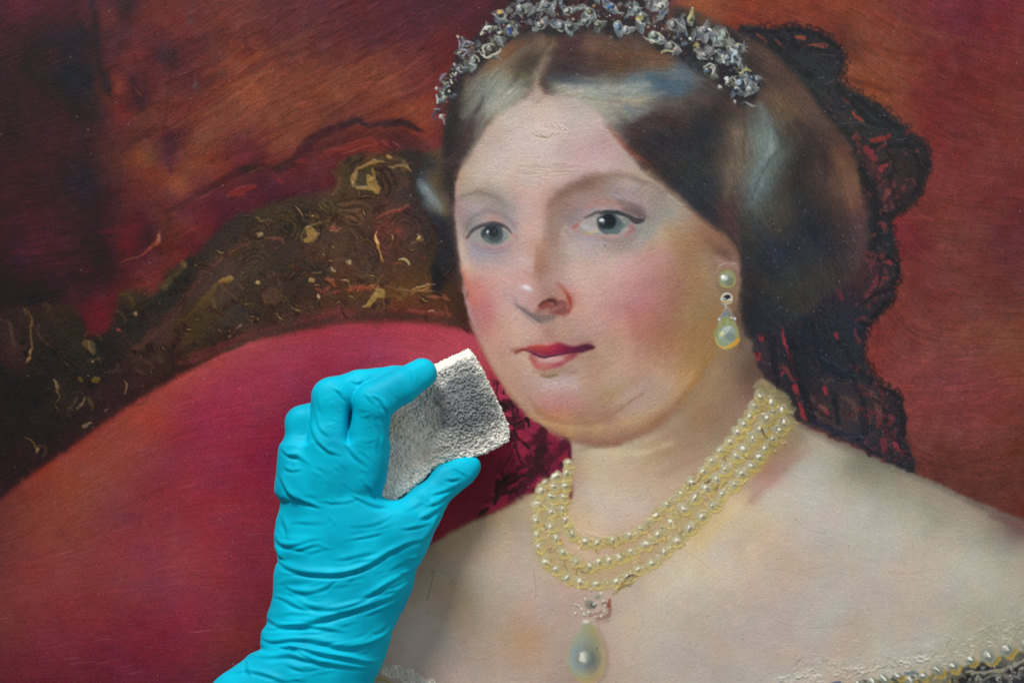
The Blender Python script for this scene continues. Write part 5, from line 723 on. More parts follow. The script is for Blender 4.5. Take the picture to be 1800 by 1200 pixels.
for i in range(240):      # ruffled lace above the beads
    x = r3.uniform(1390, 1830); y = 1188 - (x - 1390) * .10 - max(0, x - 1640) * .22 + r3.normal(0, 13) - 8; r_ = r3.uniform(3, 9); t9 = r3.uniform(150, 260)
    ring(x, y, r_, r_ * r3.uniform(.4, .9), r3.uniform(-40, 40), r3.uniform(.7, 1.8), ['c8c0ae', 'b8b09a', 'a89e86', 'd0c8b8', '9c9480'][i % 5], .42, .35, t9, t9 + r3.uniform(60, 180))
for i in range(120):
    x = r3.uniform(1500, 1860); y = 1199 - (x - 1500) * .13 + r3.uniform(-6, 22); dab(x, y, r3.uniform(1.5, 4), r3.uniform(1, 2.4), r3.uniform(0, 180), ['a8a490', '8c8468', '34343c', 'b89c48', '5c6470', 'c4c0ac'][i % 6], .7, 1.2, .4)
for i in range(46):
    x = r3.uniform(1350, 1660); y = 1196 - (x - 1350) * .12 + r3.uniform(-10, 8); ring(x, y, r3.uniform(4, 9), r3.uniform(2, 5), r3.uniform(-30, 30), 1.2, ['d0c8b4', 'c4bca8', 'b4a88c'][i % 3], .5, .6, 0, r3.uniform(150, 320))
for i in range(40):
    x = r3.uniform(664, 760); y = 1166 + (x - 664) * .33 + r3.uniform(-4, 10); ring(x, y, r3.uniform(3, 9), r3.uniform(3, 6), r3.uniform(-40, 40), 1.5, ['d4d0c4', 'dcd8cc', 'c4bcac'][i % 3], .85, .9, 0, r3.uniform(160, 340))
S('655,1175 675,1168 690,1180 720,1185 750,1200', [6, 7, 8, 7, 5], 'c8c2b6', .6, 5, ident=14); S('650,1192 670,1190 685,1196', 2.5, '9c8434', .8, 2)
def idm_(ids, s): return np.clip(blur(np.isin(ID, ids).astype(np.float32), s), 0, 1)
# small broken curls of thick paint in the gilt carving and threads in the lace
def sample_near(ids, n, seed, box, lo, hi_, amp, wr, hgt, al):
    g = np.random.default_rng(seed); k_ = 0
    for _ in range(n * 4):
        x, y = g.uniform(box[0], box[2]), g.uniform(box[1], box[3])
        iy, ix = int((y - V0) * K), int((x - U0) * K)
        if ID[iy, ix] not in ids: continue
        c = np.clip(C[iy, ix] * g.uniform(1 - amp, 1 + amp) + g.normal(0, .012, 3).astype(np.float32), 0, 1)
        r = g.uniform(lo, hi_); t0 = g.uniform(0, 360)
        ring(x, y, r, r * g.uniform(.5, 1), g.uniform(0, 180), g.uniform(*wr), c, al, hgt, t0, t0 + g.uniform(50, 200)); k_ += 1
        if k_ >= n: break
sample_near((3,), 260, 61, (-200, 260, 845, 1000), 5, 22, .35, (1, 3.0), .18, .32)
sample_near((3,), 90, 62, (400, 280, 845, 600), 2, 8, .5, (.5, 1.2), .35, .5)
g4 = np.random.default_rng(64)
for i in range(150):
    x, y = (g4.uniform(1500, 1625), g4.uniform(225, 575)) if i % 2 else (g4.uniform(1490, 1600), g4.uniform(640, 820))
    if ID[int((y - V0) * K), int((x - U0) * K)] == 4: dab(x, y, g4.uniform(3, 8), g4.uniform(2, 5), g4.uniform(0, 180), ['6c2c30', '7c3032', '5c2a2e', '8a3434'][i % 4], .5, 3)
q4 = spline(P(VE), 6, True)      # scalloped loops and net of the lace
for p_ in q4[::2]:
    p_ = p_ + (np.array([1500.0, p_[1]]) - p_) * .035
    if p_[0] < 1330 or p_[0] < 1420 and p_[1] > 560 or p_[1] > 735: continue
    x, y = p_ + g4.normal(0, 2.5, 2); ring(x, y, g4.uniform(4, 8), g4.uniform(3, 6), g4.uniform(0, 180), g4.uniform(1.2, 2.2), '1d1b20', .45, .05, 0, 360)
for i in range(520):
    x, y = g4.uniform(1330, 1630), g4.uniform(50, 830); iy_, ix_ = int((y - V0) * K), int((x - U0) * K)
    if ID[iy_, ix_] != 4: continue
    c_ = C[iy_, ix_]; r_ = g4.uniform(2.5, 6)
    ring(x, y, r_, r_ * g4.uniform(.6, 1), g4.uniform(0, 180), g4.uniform(.7, 1.5), ['18181c', '24222a', '3c3034', '15161a'][i % 4], .55, .12, 0, g4.uniform(150, 360))
    if i % 3 == 0: dab(x, y, r_ * .5, r_ * .4, 0, '5a2a30', .35, 1.5)
sample_near((10,), 330, 64, (930, 680, 1400, 1040), 3, 8, .28, (.7, 1.7), .45, .65)
for i in range(420):
    q_ = spline(P([S1, S2, S3][i % 3]), 6); x, y = q_[int(r3.integers(len(q_)))] + r3.normal(0, 5.5, 2); dab(x, y, r3.uniform(1, 3.2), r3.uniform(.8, 2), r3.uniform(0, 180), ['d0b860', 'c4a850', 'd8d4bc', '9c8448', 'e0dcc8', 'b89c5c'][i % 6], .6, 1.1, .35)
sample_near((8,), 260, 65, (765, -10, 1340, 210), 1.5, 5, .7, (.5, 1.3), .6, .75)
mh_ = idm_([7], 4)[..., None]; Ch = blur(C, 5); C = C * (1 - mh_ * .62) + Ch * mh_ * .62
# ---- settle the colours: soften what was laid wet in wet, roughen every edge as a bristle brush leaves it
def idm(ids, s): return np.clip(blur(np.isin(ID, ids).astype(np.float32), s), 0, 1)
mf = idm([6, 12, 13], 5); Cb = blur(C, 1.25)
C = C * (1 - mf[..., None] * .72) + Cb * mf[..., None] * .72
mp = idm([11], 2)[..., None]; C = C * (1 - mp * .5) + blur(C, 1.6) * mp * .5; C = C * (1 - mp * .4) + (C.mean(-1, keepdims=True) * np.array([1.04, 1.02, .86], np.float32)) * mp * .4
wa = .5 + .25 * idm([8], 3) + .75 * idm([10, 14] + list(range(100, 300)), 3) + .55 * idm([3, 4], 3) + .3 * idm([7, 1], 4) - .1 * mf
dx = (vnoise(7, 71) * .9 + vnoise(16, 72) * 1.2) * wa * K; dy = (vnoise(7, 73) * .9 + vnoise(16, 74) * 1.2) * wa * K
Yg, Xg = np.mgrid[0:PH, 0:PW].astype(np.float32)
sx = np.clip(Xg + dx, 0, PW - 1.01); sy = np.clip(Yg + dy, 0, PH - 1.01); ix = sx.astype(int); iy = sy.astype(int); fx = sx - ix; fy = sy - iy
def gather(a):
    f_, g_ = (fx[..., None], fy[..., None]) if a.ndim == 3 else (fx, fy)
    return (a[iy, ix] * (1 - f_) + a[iy, ix + 1] * f_) * (1 - g_) + (a[iy + 1, ix] * (1 - f_) + a[iy + 1, ix + 1] * f_) * g_
C = gather(C).astype(np.float32); HT = gather(HT).astype(np.float32); ID = ID[(sy + .5).astype(int), (sx + .5).astype(int)]
def desat(c, k_): l_ = c @ np.array([.3, .59, .11], np.float32); return c * (1 - k_) + l_[..., None] * k_
def mixin(m_, c): global C; C = C * (1 - m_[..., None]) + c * m_[..., None]
ul = (np.arange(PW) / K + U0)[None, :] + np.zeros((PH, 1)); vl = (np.arange(PH) / K + V0)[:, None] + np.zeros((1, PW))
l0 = C.mean(-1); q_ = np.clip((l0 - .13) / .16, 0, 1)
mixin(idm([1], 3), desat(C, .10) * (1 - .17 * q_)[..., None] * np.array([.98, .95, .95], np.float32))
mcu = idm([2], 3)[..., None]; Cs = blur(C, 26); lowf = blur(C, 5); C = C + mcu * .55 * (Cs - lowf) * (idm([2], 40)[..., None] ** 3)
f_ = 1 - .17 * np.clip((560 - ul) / 420, 0, 1) * np.clip((vl - 560) / 350, 0, 1) - .2 * np.clip((ul - 760) / 90, 0, 1) * np.clip((vl - 760) / 100, 0, 1)  # last term paints the sponge's cast shadow into the cushion's lower right
mixin(idm([2], 3), desat(C, .10) * 1.04 * f_[..., None].astype(np.float32) * np.array([1, 1, .94], np.float32))
mixin(idm([16], 2), desat(C, .09) * .98)
mixin(idm([3], 3), desat(C, .2) * np.array([1.0, .88, .86], np.float32) + .004)
lf_ = (1.01 + .07 * np.clip((1000 - ul) / 250, 0, 1))[..., None].astype(np.float32); mixin(idm([5], 3), desat(C, .28) * lf_)
mixin(mf, desat(C, .15) * .995 + .004)
hw_ = np.clip(C.mean(-1, keepdims=True) * 2.2, 0, 1); mixin(idm([7], 3), desat(C, .10) * (1.0 - .05 * hw_) * np.array([1.02, 1.0, .98], np.float32) + .014)  # small lift puts the varnish haze into the dark hair colour
mixin(idm([4], 3), desat(C, .12) * .95 + .015)  # added lift paints varnish haze over the black lace
mixin(idm([8], 2), desat(C, .18) * .93)
mixin(idm([11, 14], 2), desat(C, .16) * .95); mixin(idm([10] + list(range(100, 300)), 2), desat(C, .13) * np.array([1.02, 1.0, .97], np.float32))
# ---------------------------------------------------------------- 13. brush hair, canvas, dust, cracks
flow = """0,100,-25 150,150,-20 220,100,-25 60,400,-8 150,450,-8 350,150,-30 450,100,-35 600,100,-30 700,200,-28 500,250,-30 350,300,-25 300,250,-30 750,150,-30 1250,20,15 1400,30,15 1550,60,35 1600,150,30 1700,60,20 1700,300,10 1650,450,3 1750,450,3 1700,600,0 1600,700,-5 1700,800,0
200,900,-25 100,1000,-15 400,700,-12 600,620,0 760,600,12 820,640,40 300,1100,-5 450,900,0 100,1180,-8 600,400,30 500,450,-20 300,600,-35 100,700,-40 700,450,60 700,520,10 900,260,5 1000,260,-5 1100,300,30 850,560,60 900,520,30 1020,480,10 1100,470,-20 1150,560,-35 1050,650,-30 950,720,5 1150,720,-40
1250,600,-60 1050,850,5 1200,830,-40 1150,1000,-40 900,1000,-10 800,1100,-20 1400,1000,10 1600,950,20 1700,1050,-20 1300,900,-45 1600,1100,-8 880,130,-45 830,230,-60 1050,130,5 1150,160,-5 1150,240,20 1230,300,50 1330,250,85 1420,200,50 1480,350,80 1420,450,60 1540,280,50 1550,500,80 1450,620,70 1550,750,50
-200,600,0 2000,600,0 900,1300,0"""
FP, FA = [], []
for t in flow.split():
    a, b, c = t.split(','); FP.append((float(a), float(b))); g = math.radians(float(c)); FA.append((math.cos(g), math.sin(g)))
fl = rbf(FP, FA, step=20, c=30); nn = np.sqrt((fl ** 2).sum(-1)) + 1e-6
cf, sf = fl[..., 0] / nn, fl[..., 1] / nn
one = np.ones((PH, PW), np.float32)
B1 = bristles(one, cf, sf, 150000, 60, 21, .12); B2 = bristles(one, cf, sf, 330000, 9, 22, .7); B3 = bristles(one, cf, sf, 9000, 110, 24, .06)
soft_id = lambda ids, s=3: np.clip(blur(np.isin(ID, ids).astype(np.float32), s), 0, 1)
mcur, mch, mfr, mve = soft_id([1]), soft_id([2]), soft_id([3]), soft_id([4])
mbody, mface, mhair = soft_id([5]), soft_id([6, 12, 13, 16]), soft_id([7])
inten = mcur * .029 + mch * .017 + mfr * .03 + mve * .03 + mbody * .007 + mface * .009 + mhair * .026
lum = C.mean(-1, keepdims=True)
G = (B1 * (.25 + .3 * (mcur + mch) + .35 * mhair) + B2 * .6 + B3 * .35 * (mcur + mch))
C *= np.exp((G * inten)[..., None] * np.array([1.25, 1.0, .9], np.float32) * 1.9)
wv = np.random.default_rng(3).standard_normal((PH, PW)).astype(np.float32)
wv = wv - blur(wv, 2.4)
mott = vnoise(22, 51) * .6 + vnoise(55, 52) * .5 + vnoise(9, 53) * .4
cool = vnoise(30, 54) * .6 + vnoise(75, 55) * .5
C += (mott * (.011 * (mbody + mface) + .016 * mcur + .008 * mch + .012 * mhair + .012 * mfr))[..., None]
C += (cool * (.010 * (mbody + mface) + .012 * (mcur + mch)))[..., None] * np.array([1, -.2, -.8], np.float32)
HT *= 1 - .5 * idm([8, 14], 3) - .2 * idm([10] + list(range(100, 300)), 3)
C += (wv * .019)[..., None] + (np.random.default_rng(4).standard_normal((PH, PW, 3)) * .007).astype(np.float32)
HT += G * (mcur * .055 + mch * .06 + mfr * .10 + mve * .10 + mbody * .09 + mface * .15 + mhair * .08) + wv * .03
# patch of scraped paint on the forehead
for i in range(34):
    x = 935 + r3.uniform(0, 66); y = 215 + r3.uniform(0, 24); S(f'{x:.0f},{y:.0f} {x+r3.uniform(-2,8):.0f},{y+r3.uniform(2,8):.0f} {x+r3.uniform(2,9):.0f},{y+r3.uniform(3,13):.0f}', .8, ['dcc4b0', 'b8a490', 'd4baa8'][i % 3], .35, .9, (.4, -.3, .3)[i % 3])
S('935,237 950,242 965,243 972,236', .8, 'a08068', .7, .9, -.5); S('948,236 960,243', .7, '8c705c', .6, .8)
for i in range(30):
    x = r3.uniform(900, 1010); y = r3.uniform(290, 312); S(f'{x:.0f},{y:.0f} {x+r3.uniform(10,40):.0f},{y-r3.uniform(0,4):.0f}', .5, 'a89080', .5, .8, -.3)
# fine cracks
for t, w in [('938,1000 940,1015 942,1032 942,1050', .7), ('940,1047 965,1048', .4), ('1340,760 1345,775', .7), ('1205,968 1230,985 1258,1010', .5), ('1604,950 1605,965', .6), ('1130,940 1150,930 1170,925', .5), ('1100,540 1108,560 1110,580', .4), ('1090,490 1100,520 1108,545', .4), ('1350,1000 1400,1003 1450,995', .4), ('1560,1005 1600,1008 1640,1000', .5), ('1360,1090 1400,1100 1450,1102 1500,1095', .4), ('1130,850 1152,880', .4), ('1395,911 1420,930 1450,938', .4)]:
    S(t, w * .8, '7c6858', .34, .9, -.35)
S('757,1003 762,1001 760,1015 757,1030 753,1045 750,1052', .5, '5c4c40', .6, .9, -.4); S('757,1004 768,1002', .5, '5c4c40', .5, .9, -.4)
for i in range(90):     # long fine brush scores in the cushion
    x = r3.uniform(-50, 700); y = r3.uniform(620, 1190); L = r3.uniform(8, 46); a = -.12 + r3.normal() * .05
    if y < 870 - x * .45: continue
    S(f'{x:.0f},{y:.0f} {x+L*math.cos(a):.0f},{y+L*math.sin(a):.0f}', .55, 'b0747a' if i % 3 else '6c2030', .3, .8, .3)
for i in range(420):    # dust and lint caught on the varnish
    x, y = r3.uniform(-200, 2000), r3.uniform(-150, 1350); rr = r3.uniform(.5, 1.1)
    dab(x, y, rr, rr, 0, 'b8b4b0', .55, .8, .25)
for i in range(150):
    x, y = r3.uniform(1290, 1600), r3.uniform(60, 830)
    if ID[int((y - V0) * K), int((x - U0) * K)] in (4, 7): a = r3.uniform(0, 3.1); L = r3.uniform(1, 6); S(f'{x:.1f},{y:.1f} {x+L*math.cos(a):.1f},{y+L*math.sin(a):.1f}', .5, '84868c', .5, .8, .3)
for i in range(70):
    x, y = r3.uniform(700, 1790), r3.uniform(200, 1180)
    if ID[int((y - V0) * K), int((x - U0) * K)] in (5, 6): dab(x, y, r3.uniform(.6, 1.3), .8, 0, '5c4838', .65, .8, -.2)
np.clip(C, .004, 1, out=C)
# ---------------------------------------------------------------- helpers: node materials
def mat(name, base=None, rough=.5, spec=.5, attr=None):
    m = bpy.data.materials.new(name); m.use_nodes = True; nt = m.node_tree; b = nt.nodes['Principled BSDF']
    b.inputs['Roughness'].default_value = rough; b.inputs['Specular IOR Level'].default_value = spec
    if base: b.inputs['Base Color'].default_value = (*base, 1)
    if attr:
        a = nt.nodes.new('ShaderNodeAttribute'); a.attribute_name = attr
        nt.links.new(a.outputs['Color'], b.inputs['Base Color'])
    return m, nt, b
def noise_bump(nt, b, scale, strength, dist, detail=3, rough_in=None, stretch=None):
    tc = nt.nodes.new('ShaderNodeTexCoord'); n = nt.nodes.new('ShaderNodeTexNoise'); bp = nt.nodes.new('ShaderNodeBump')
    n.inputs['Scale'].default_value = scale; n.inputs['Detail'].default_value = detail
    mp = nt.nodes.new('ShaderNodeMapping'); mp.inputs['Scale'].default_value = stretch or (1, 1, 1)
    nt.links.new(tc.outputs['Object'], mp.inputs['Vector']); nt.links.new(mp.outputs['Vector'], n.inputs['Vector'])
    bp.inputs['Strength'].default_value = strength; bp.inputs['Distance'].default_value = dist
    nt.links.new(n.outputs['Fac'], bp.inputs['Height']); nt.links.new(bp.outputs['Normal'], b.inputs['Normal'])
    return n, bp, mp

# ---------------------------------------------------------------- the canvas, its paint as relief, one mesh for each painted motif
lin = np.where(C <= .04045, C / 12.92, ((C + .055) / 1.055) ** 2.4).astype(np.float32)
GAIN, VEIL = 1.0, .011
alb = np.clip(lin * GAIN - VEIL, .0015, .95)
def axis(n, o, lo, hi_):           # every paint sample inside the frame, every sixth outside it
    i0 = int((lo - o) * K); i1 = int((hi_ - o) * K)
    return np.unique(np.concatenate([np.arange(0, i0, 6), np.arange(i0, i1 + 1), np.arange(i1 + 1, n, 6), [n - 1]]))
gx, gy = axis(PW, U0, -12, 1812), axis(PH, V0, -12, 1212)
NX, NY = len(gx), len(gy)
RELIEF = .9
Hs = HT - blur(HT, 14) * .5
hh = Hs[np.ix_(gy, gx)] * RELIEF
X = ((gx + .5) / K + U0 - 900) * S_; Z = (600 - ((gy + .5) / K + V0)) * S_
co = np.empty((NY, NX, 3), np.float32)
co[..., 0] = X[None]; co[..., 2] = Z[:, None]
slow = vnoise(420, 91)[np.ix_(gy, gx)] * 1.1      # the stretched canvas is never quite flat
co[..., 1] = -(hh + slow) * S_
co[..., 1] -= co[..., 1].max() + .0004 - 0.0
col = alb[np.ix_(gy, gx)]
idg = ID[np.ix_(gy, gx)]
du = np.zeros_like(co); dv = np.zeros_like(co)
du[:, 1:-1] = co[:, 2:] - co[:, :-2]; du[:, 0] = co[:, 1] - co[:, 0]; du[:, -1] = co[:, -1] - co[:, -2]
dv[1:-1] = co[2:] - co[:-2]; dv[0] = co[1] - co[0]; dv[-1] = co[-1] - co[-2]
nrm = np.cross(du, dv); nrm /= np.linalg.norm(nrm, axis=-1, keepdims=True) + 1e-12
if nrm[..., 1].mean() > 0: nrm = -nrm
quad = (np.arange(NY - 1)[:, None] * NX + np.arange(NX - 1)[None]).reshape(-1)
fid = idg[:-1, :-1].reshape(-1)
coF, colF, nrmF = co.reshape(-1, 3), col.reshape(-1, 3), nrm.reshape(-1, 3)
paint_mat, nt, b = mat('varnished_oil_paint', rough=.5, spec=.3, attr='paint')
noise_bump(nt, b, 900, .12, .0004, 2)
def sheet(name, sel, parent):
    q = quad[sel]
    F = np.stack([q, q + NX, q + NX + 1, q + 1], 1)
    used, inv = np.unique(F, return_inverse=True); F = inv.reshape(-1, 4)
    me = bpy.data.meshes.new(name); me.vertices.add(len(used)); me.loops.add(F.size); me.polygons.add(len(F))
    me.vertices.foreach_set('co', coF[used].ravel())
    me.loops.foreach_set('vertex_index', F.ravel().astype(np.int32))
    me.polygons.foreach_set('loop_start', np.arange(0, F.size, 4, dtype=np.int32)); me.polygons.foreach_set('loop_total', np.full(len(F), 4, np.int32))
    me.polygons.foreach_set('use_smooth', np.ones(len(F), bool))
    me.update(calc_edges=True)
    a = me.attributes.new('paint', 'FLOAT_COLOR', 'POINT')
    a.data.foreach_set('color', np.hstack([colF[used], np.ones((len(used), 1), np.float32)]).astype(np.float32).ravel())
    me.normals_split_custom_set_from_vertices(nrmF[used].tolist())
    me.materials.append(paint_mat)
    o = bpy.data.objects.new(name, me); link(o, parent)
    return o
painting = bpy.data.objects.new('oil_painting', None); link(painting)
tag(painting, 'oil painting of a dark haired lady in pearls and tiara before a red chair', 'painting')
names = {1: 'painted_curtain', 2: 'painted_cushion', 3: 'painted_chair_frame', 4: 'painted_lace_veil', 5: 'painted_shoulders', 6: 'painted_face',
         7: 'painted_hair', 8: 'painted_tiara', 9: 'painted_earring', 10: 'painted_necklace', 11: 'painted_pendant', 14: 'painted_dress'}
plabel = {1: 'red and brown brushed curtain behind the lady', 2: 'crimson chair cushion painted at the lower left', 3: 'dark gilt carved chair frame', 4: 'black lace veil hanging behind the hair',
          5: 'bare neck and shoulders', 6: 'pale face with rosy cheeks', 7: 'dark brown parted hair', 8: 'silver tiara of leaves and stones', 9: 'pearl drop earring',
          10: 'three strand pearl necklace', 11: 'pear shaped pearl pendant', 14: 'lace neckline with a row of beads'}
ob = {}
for k_, n_ in names.items():
    ob[k_] = sheet(n_, fid == k_, painting); ob[k_]['label'] = plabel[k_]
for k_ in (12, 13): sheet('eye', fid == k_, ob[6])
sheet('lips', fid == 16, ob[6])['label'] = 'dark red closed lips'
for (k_, x_, y_) in PEARLS:
    if (fid == k_).sum() > 3: sheet('pearl', fid == k_, ob[10])
for (k_, x_, y_) in BEADS:
    if (fid == k_).sum() > 3: sheet('bead', fid == k_, ob[14])

def box_mesh(name, x0, x1, y0, y1, z0, z1, m, parent):
    import bmesh
    bm = bmesh.new(); bmesh.ops.create_cube(bm, size=1)
    for v in bm.verts: v.co = (x0 + (v.co.x + .5) * (x1 - x0), y0 + (v.co.y + .5) * (y1 - y0), z0 + (v.co.z + .5) * (z1 - z0))
    bmesh.ops.bevel(bm, geom=bm.edges[:], offset=.0015, segments=2, affect='EDGES')
    me = bpy.data.meshes.new(name); bm.to_mesh(me); bm.free(); me.materials.append(m)
    return link(bpy.data.objects.new(name, me), parent)
linen, nt, b = mat('raw_linen', (.42, .34, .24), .9, .2)
noise_bump(nt, b, 1500, .5, .0005, 2)
box_mesh('stretched_canvas', X[0] - .001, X[-1] + .001, .0006, .02, Z[-1] - .001, Z[0] + .001, linen, painting)

# ---------------------------------------------------------------- solid shapes from distance fields (surface nets)
def rcone(Pg, a, b, ra, rb):
    a = np.array(a, np.float32); b = np.array(b, np.float32); d = b - a; L = float(d @ d) + 1e-6
    t = np.clip(((Pg[0] - a[0]) * d[0] + (Pg[1] - a[1]) * d[1] + (Pg[2] - a[2]) * d[2]) / L, 0, 1)
    return np.sqrt((Pg[0] - a[0] - t * d[0]) ** 2 + (Pg[1] - a[1] - t * d[1]) ** 2 + (Pg[2] - a[2] - t * d[2]) ** 2) - (ra + (rb - ra) * t)
def smin(a, b, k):
    h = np.clip(k - np.abs(a - b), 0, None) / k
    return np.minimum(a, b) - h * h * k * .25
def nets(D, org, h):
    """surface nets: D on a grid (u, v, w) -> verts, quads"""
    s = D < 0
    nx, ny, nz = D.shape
    cs = np.zeros((nx - 1, ny - 1, nz - 1), np.int8)
    for dx_ in (0, 1):
        for dy_ in (0, 1):
            for dz_ in (0, 1): cs += s[dx_:nx - 1 + dx_, dy_:ny - 1 + dy_, dz_:nz - 1 + dz_]
    act = (cs > 0) & (cs < 8)
    idx = np.full(act.shape, -1, np.int64); ii = np.argwhere(act); idx[act] = np.arange(len(ii))
    acc = np.zeros((len(ii), 3)); cnt = np.zeros(len(ii))
    cor = [(a, b, c) for a in (0, 1) for b in (0, 1) for c in (0, 1)]
    for p_ in cor:
        for ax in range(3):
            if p_[ax]: continue
            q_ = list(p_); q_[ax] = 1
            A = D[ii[:, 0] + p_[0], ii[:, 1] + p_[1], ii[:, 2] + p_[2]]; B = D[ii[:, 0] + q_[0], ii[:, 1] + q_[1], ii[:, 2] + q_[2]]
            m_ = (A < 0) != (B < 0); t = np.where(m_, A / (A - B + 1e-12), 0)
            pt = np.tile(np.array(p_, float), (len(ii), 1)); pt[:, ax] = t
            acc += pt * m_[:, None]; cnt += m_
    V = (ii + acc / cnt[:, None]) * h + np.array(org)
    Q = []
    for ax in range(3):
        o1, o2 = [(1, 2), (2, 0), (0, 1)][ax]
        sl0 = [slice(1, -1)] * 3; sl0[ax] = slice(0, -1); sl1 = [slice(1, -1)] * 3; sl1[ax] = slice(1, None)
        a_, b_ = s[tuple(sl0)], s[tuple(sl1)]
        for flip, mm in ((False, a_ & ~b_), (True, ~a_ & b_)):
            e = np.argwhere(mm)
            if len(e) == 0: continue
            off = [1, 1, 1]; off[ax] = 0; e = e + off
            e1 = np.zeros(3, int); e1[o1] = 1; e2 = np.zeros(3, int); e2[o2] = 1
            q4 = [e - e1 - e2, e - e2, e, e - e1]
            if flip: q4 = q4[::-1]
            Q.append(np.stack([idx[tuple(c.T)] for c in q4], 1))
    return V, np.vstack(Q)
def vnormals(V, Q):
    n = np.cross(V[Q[:, 2]] - V[Q[:, 0]], V[Q[:, 3]] - V[Q[:, 1]]); N = np.zeros_like(V)
    for i in range(4):
        for a in range(3): N[:, a] += np.bincount(Q[:, i], weights=n[:, a], minlength=len(V))
    return N / (np.linalg.norm(N, axis=1, keepdims=True) + 1e-12)
def relax(V, Q, n, lam=.5):
    for _ in range(n):
        A = np.zeros_like(V); c = np.zeros(len(V))
        for i in range(4):
            j = Q[:, (i + 1) % 4]; k_ = Q[:, (i - 1) % 4]
            for a in range(3): A[:, a] += np.bincount(Q[:, i], weights=V[j, a] + V[k_, a], minlength=len(V))
            c += np.bincount(Q[:, i], minlength=len(V)) * 2
        V = V + lam * (A / c[:, None] - V)
    return V
def to_world(V):
    """(u, v, w): seen at canvas point (u, v), lifted w off the canvas -> metres"""
    w = V[:, 2] * S_; f = 1 - w / CAM_D
    return np.stack([(V[:, 0] - 900) * S_ * f, -w, (600 - V[:, 1]) * S_ * f], 1)
def solid(name, V, Q, m, parent=None, colors=None):
    W = to_world(V)
    n = np.cross(W[Q[:, 2]] - W[Q[:, 0]], W[Q[:, 3]] - W[Q[:, 1]]); ctr = W[Q].mean(1)
    me = bpy.data.meshes.new(name); me.vertices.add(len(W)); me.loops.add(Q.size); me.polygons.add(len(Q))
    if (n * (W[Q[:, 0]] - W.mean(0))).sum() < 0: Q = Q[:, ::-1]
    me.vertices.foreach_set('co', W.astype(np.float32).ravel()); me.loops.foreach_set('vertex_index', Q.ravel().astype(np.int32))
    me.polygons.foreach_set('loop_start', np.arange(0, Q.size, 4, dtype=np.int32)); me.polygons.foreach_set('loop_total', np.full(len(Q), 4, np.int32))
    me.polygons.foreach_set('use_smooth', np.ones(len(Q), bool)); me.update(calc_edges=True)
    if colors is not None:
        a = me.attributes.new('tint', 'FLOAT_COLOR', 'POINT'); a.data.foreach_set('color', np.hstack([colors, np.ones((len(W), 1))]).astype(np.float32).ravel())
    me.materials.append(m)
    return link(bpy.data.objects.new(name, me), parent)
def noise3(p, seed):
    g = np.random.default_rng(seed).standard_normal((64, 64, 64)).astype(np.float32)
    i = np.floor(p).astype(int); f = p - i; f = f * f * (3 - 2 * f); i0 = i % 64; i1 = (i + 1) % 64
    r = 0
    for a in (0, 1):
        for b_ in (0, 1):
            for c in (0, 1):
                w = (f[:, 0] if a else 1 - f[:, 0]) * (f[:, 1] if b_ else 1 - f[:, 1]) * (f[:, 2] if c else 1 - f[:, 2])
                r = r + w * g[(i1 if a else i0)[:, 0], (i1 if b_ else i0)[:, 1], (i1 if c else i0)[:, 2]]
    return r
# ---------------------------------------------------------------- gloved hand
gh = 2.25
gu = np.arange(170, 880, gh, dtype=np.float32); gv = np.arange(600, 1470, gh, dtype=np.float32); gw = np.arange(-6, 182, gh, dtype=np.float32)
GU, GV, GW = gu[:, None, None], gv[None, :, None], gw[None, None, :]
def at(v_, tab): return np.interp(v_, [t[0] for t in tab], [t[1] for t in tab]).astype(np.float32)
LEFT = [(770, 516), (790, 502), (810, 497), (834, 493), (850, 490), (867, 487), (880, 496), (900, 489), (915, 485), (945, 481), (968, 483), (984, 489), (996, 484), (1010, 480), (1047, 479), (1066, 474), (1078, 469), (1098, 468), (1110, 459), (1131, 457), (1141, 459), (1148, 438), (1161, 424), (1182, 394), (1200, 374), (1240, 330), (1300, 275), (1470, 150)]
RIGHT = [(770, 672), (800, 672), (840, 668), (870, 668), (890, 700), (905, 735), (920, 748), (942, 748), (960, 744), (978, 739), (996, 734), (1032, 726), (1062, 714), (1092, 699), (1128, 684), (1158, 675), (1200, 657), (1300, 600), (1470, 500)]
HTK = [(770, 30), (800, 38), (850, 42), (900, 48), (960, 56), (1020, 62), (1100, 66), (1200, 72), (1470, 80)]
WC = [(770, 104), (820, 100), (900, 92), (1000, 86), (1100, 84), (1470, 92)]
L_, R_, T_, W_ = at(gv, LEFT), at(gv, RIGHT), at(gv, HTK), at(gv, WC)
sm = lambda a, n: np.convolve(np.pad(a, n, mode='edge'), np.ones(2 * n + 1) / (2 * n + 1), 'valid').astype(np.float32)
L_, R_, T_, W_ = sm(L_, 1), sm(R_, 2), sm(T_, 6), sm(W_, 6)
cen, hw = (L_ + R_) / 2, (R_ - L_) / 2
e = np.sqrt(((GU - cen[None, :, None]) / hw[None, :, None]) ** 2 + ((GW - W_[None, :, None]) / T_[None, :, None]) ** 2)
D = ((e - 1) * np.minimum(hw, T_)[None, :, None]).astype(np.float32)
D = np.maximum(D, 788 - GV); D = np.maximum(D, GV - 1462)
del e
PG = (GU, GV, GW)
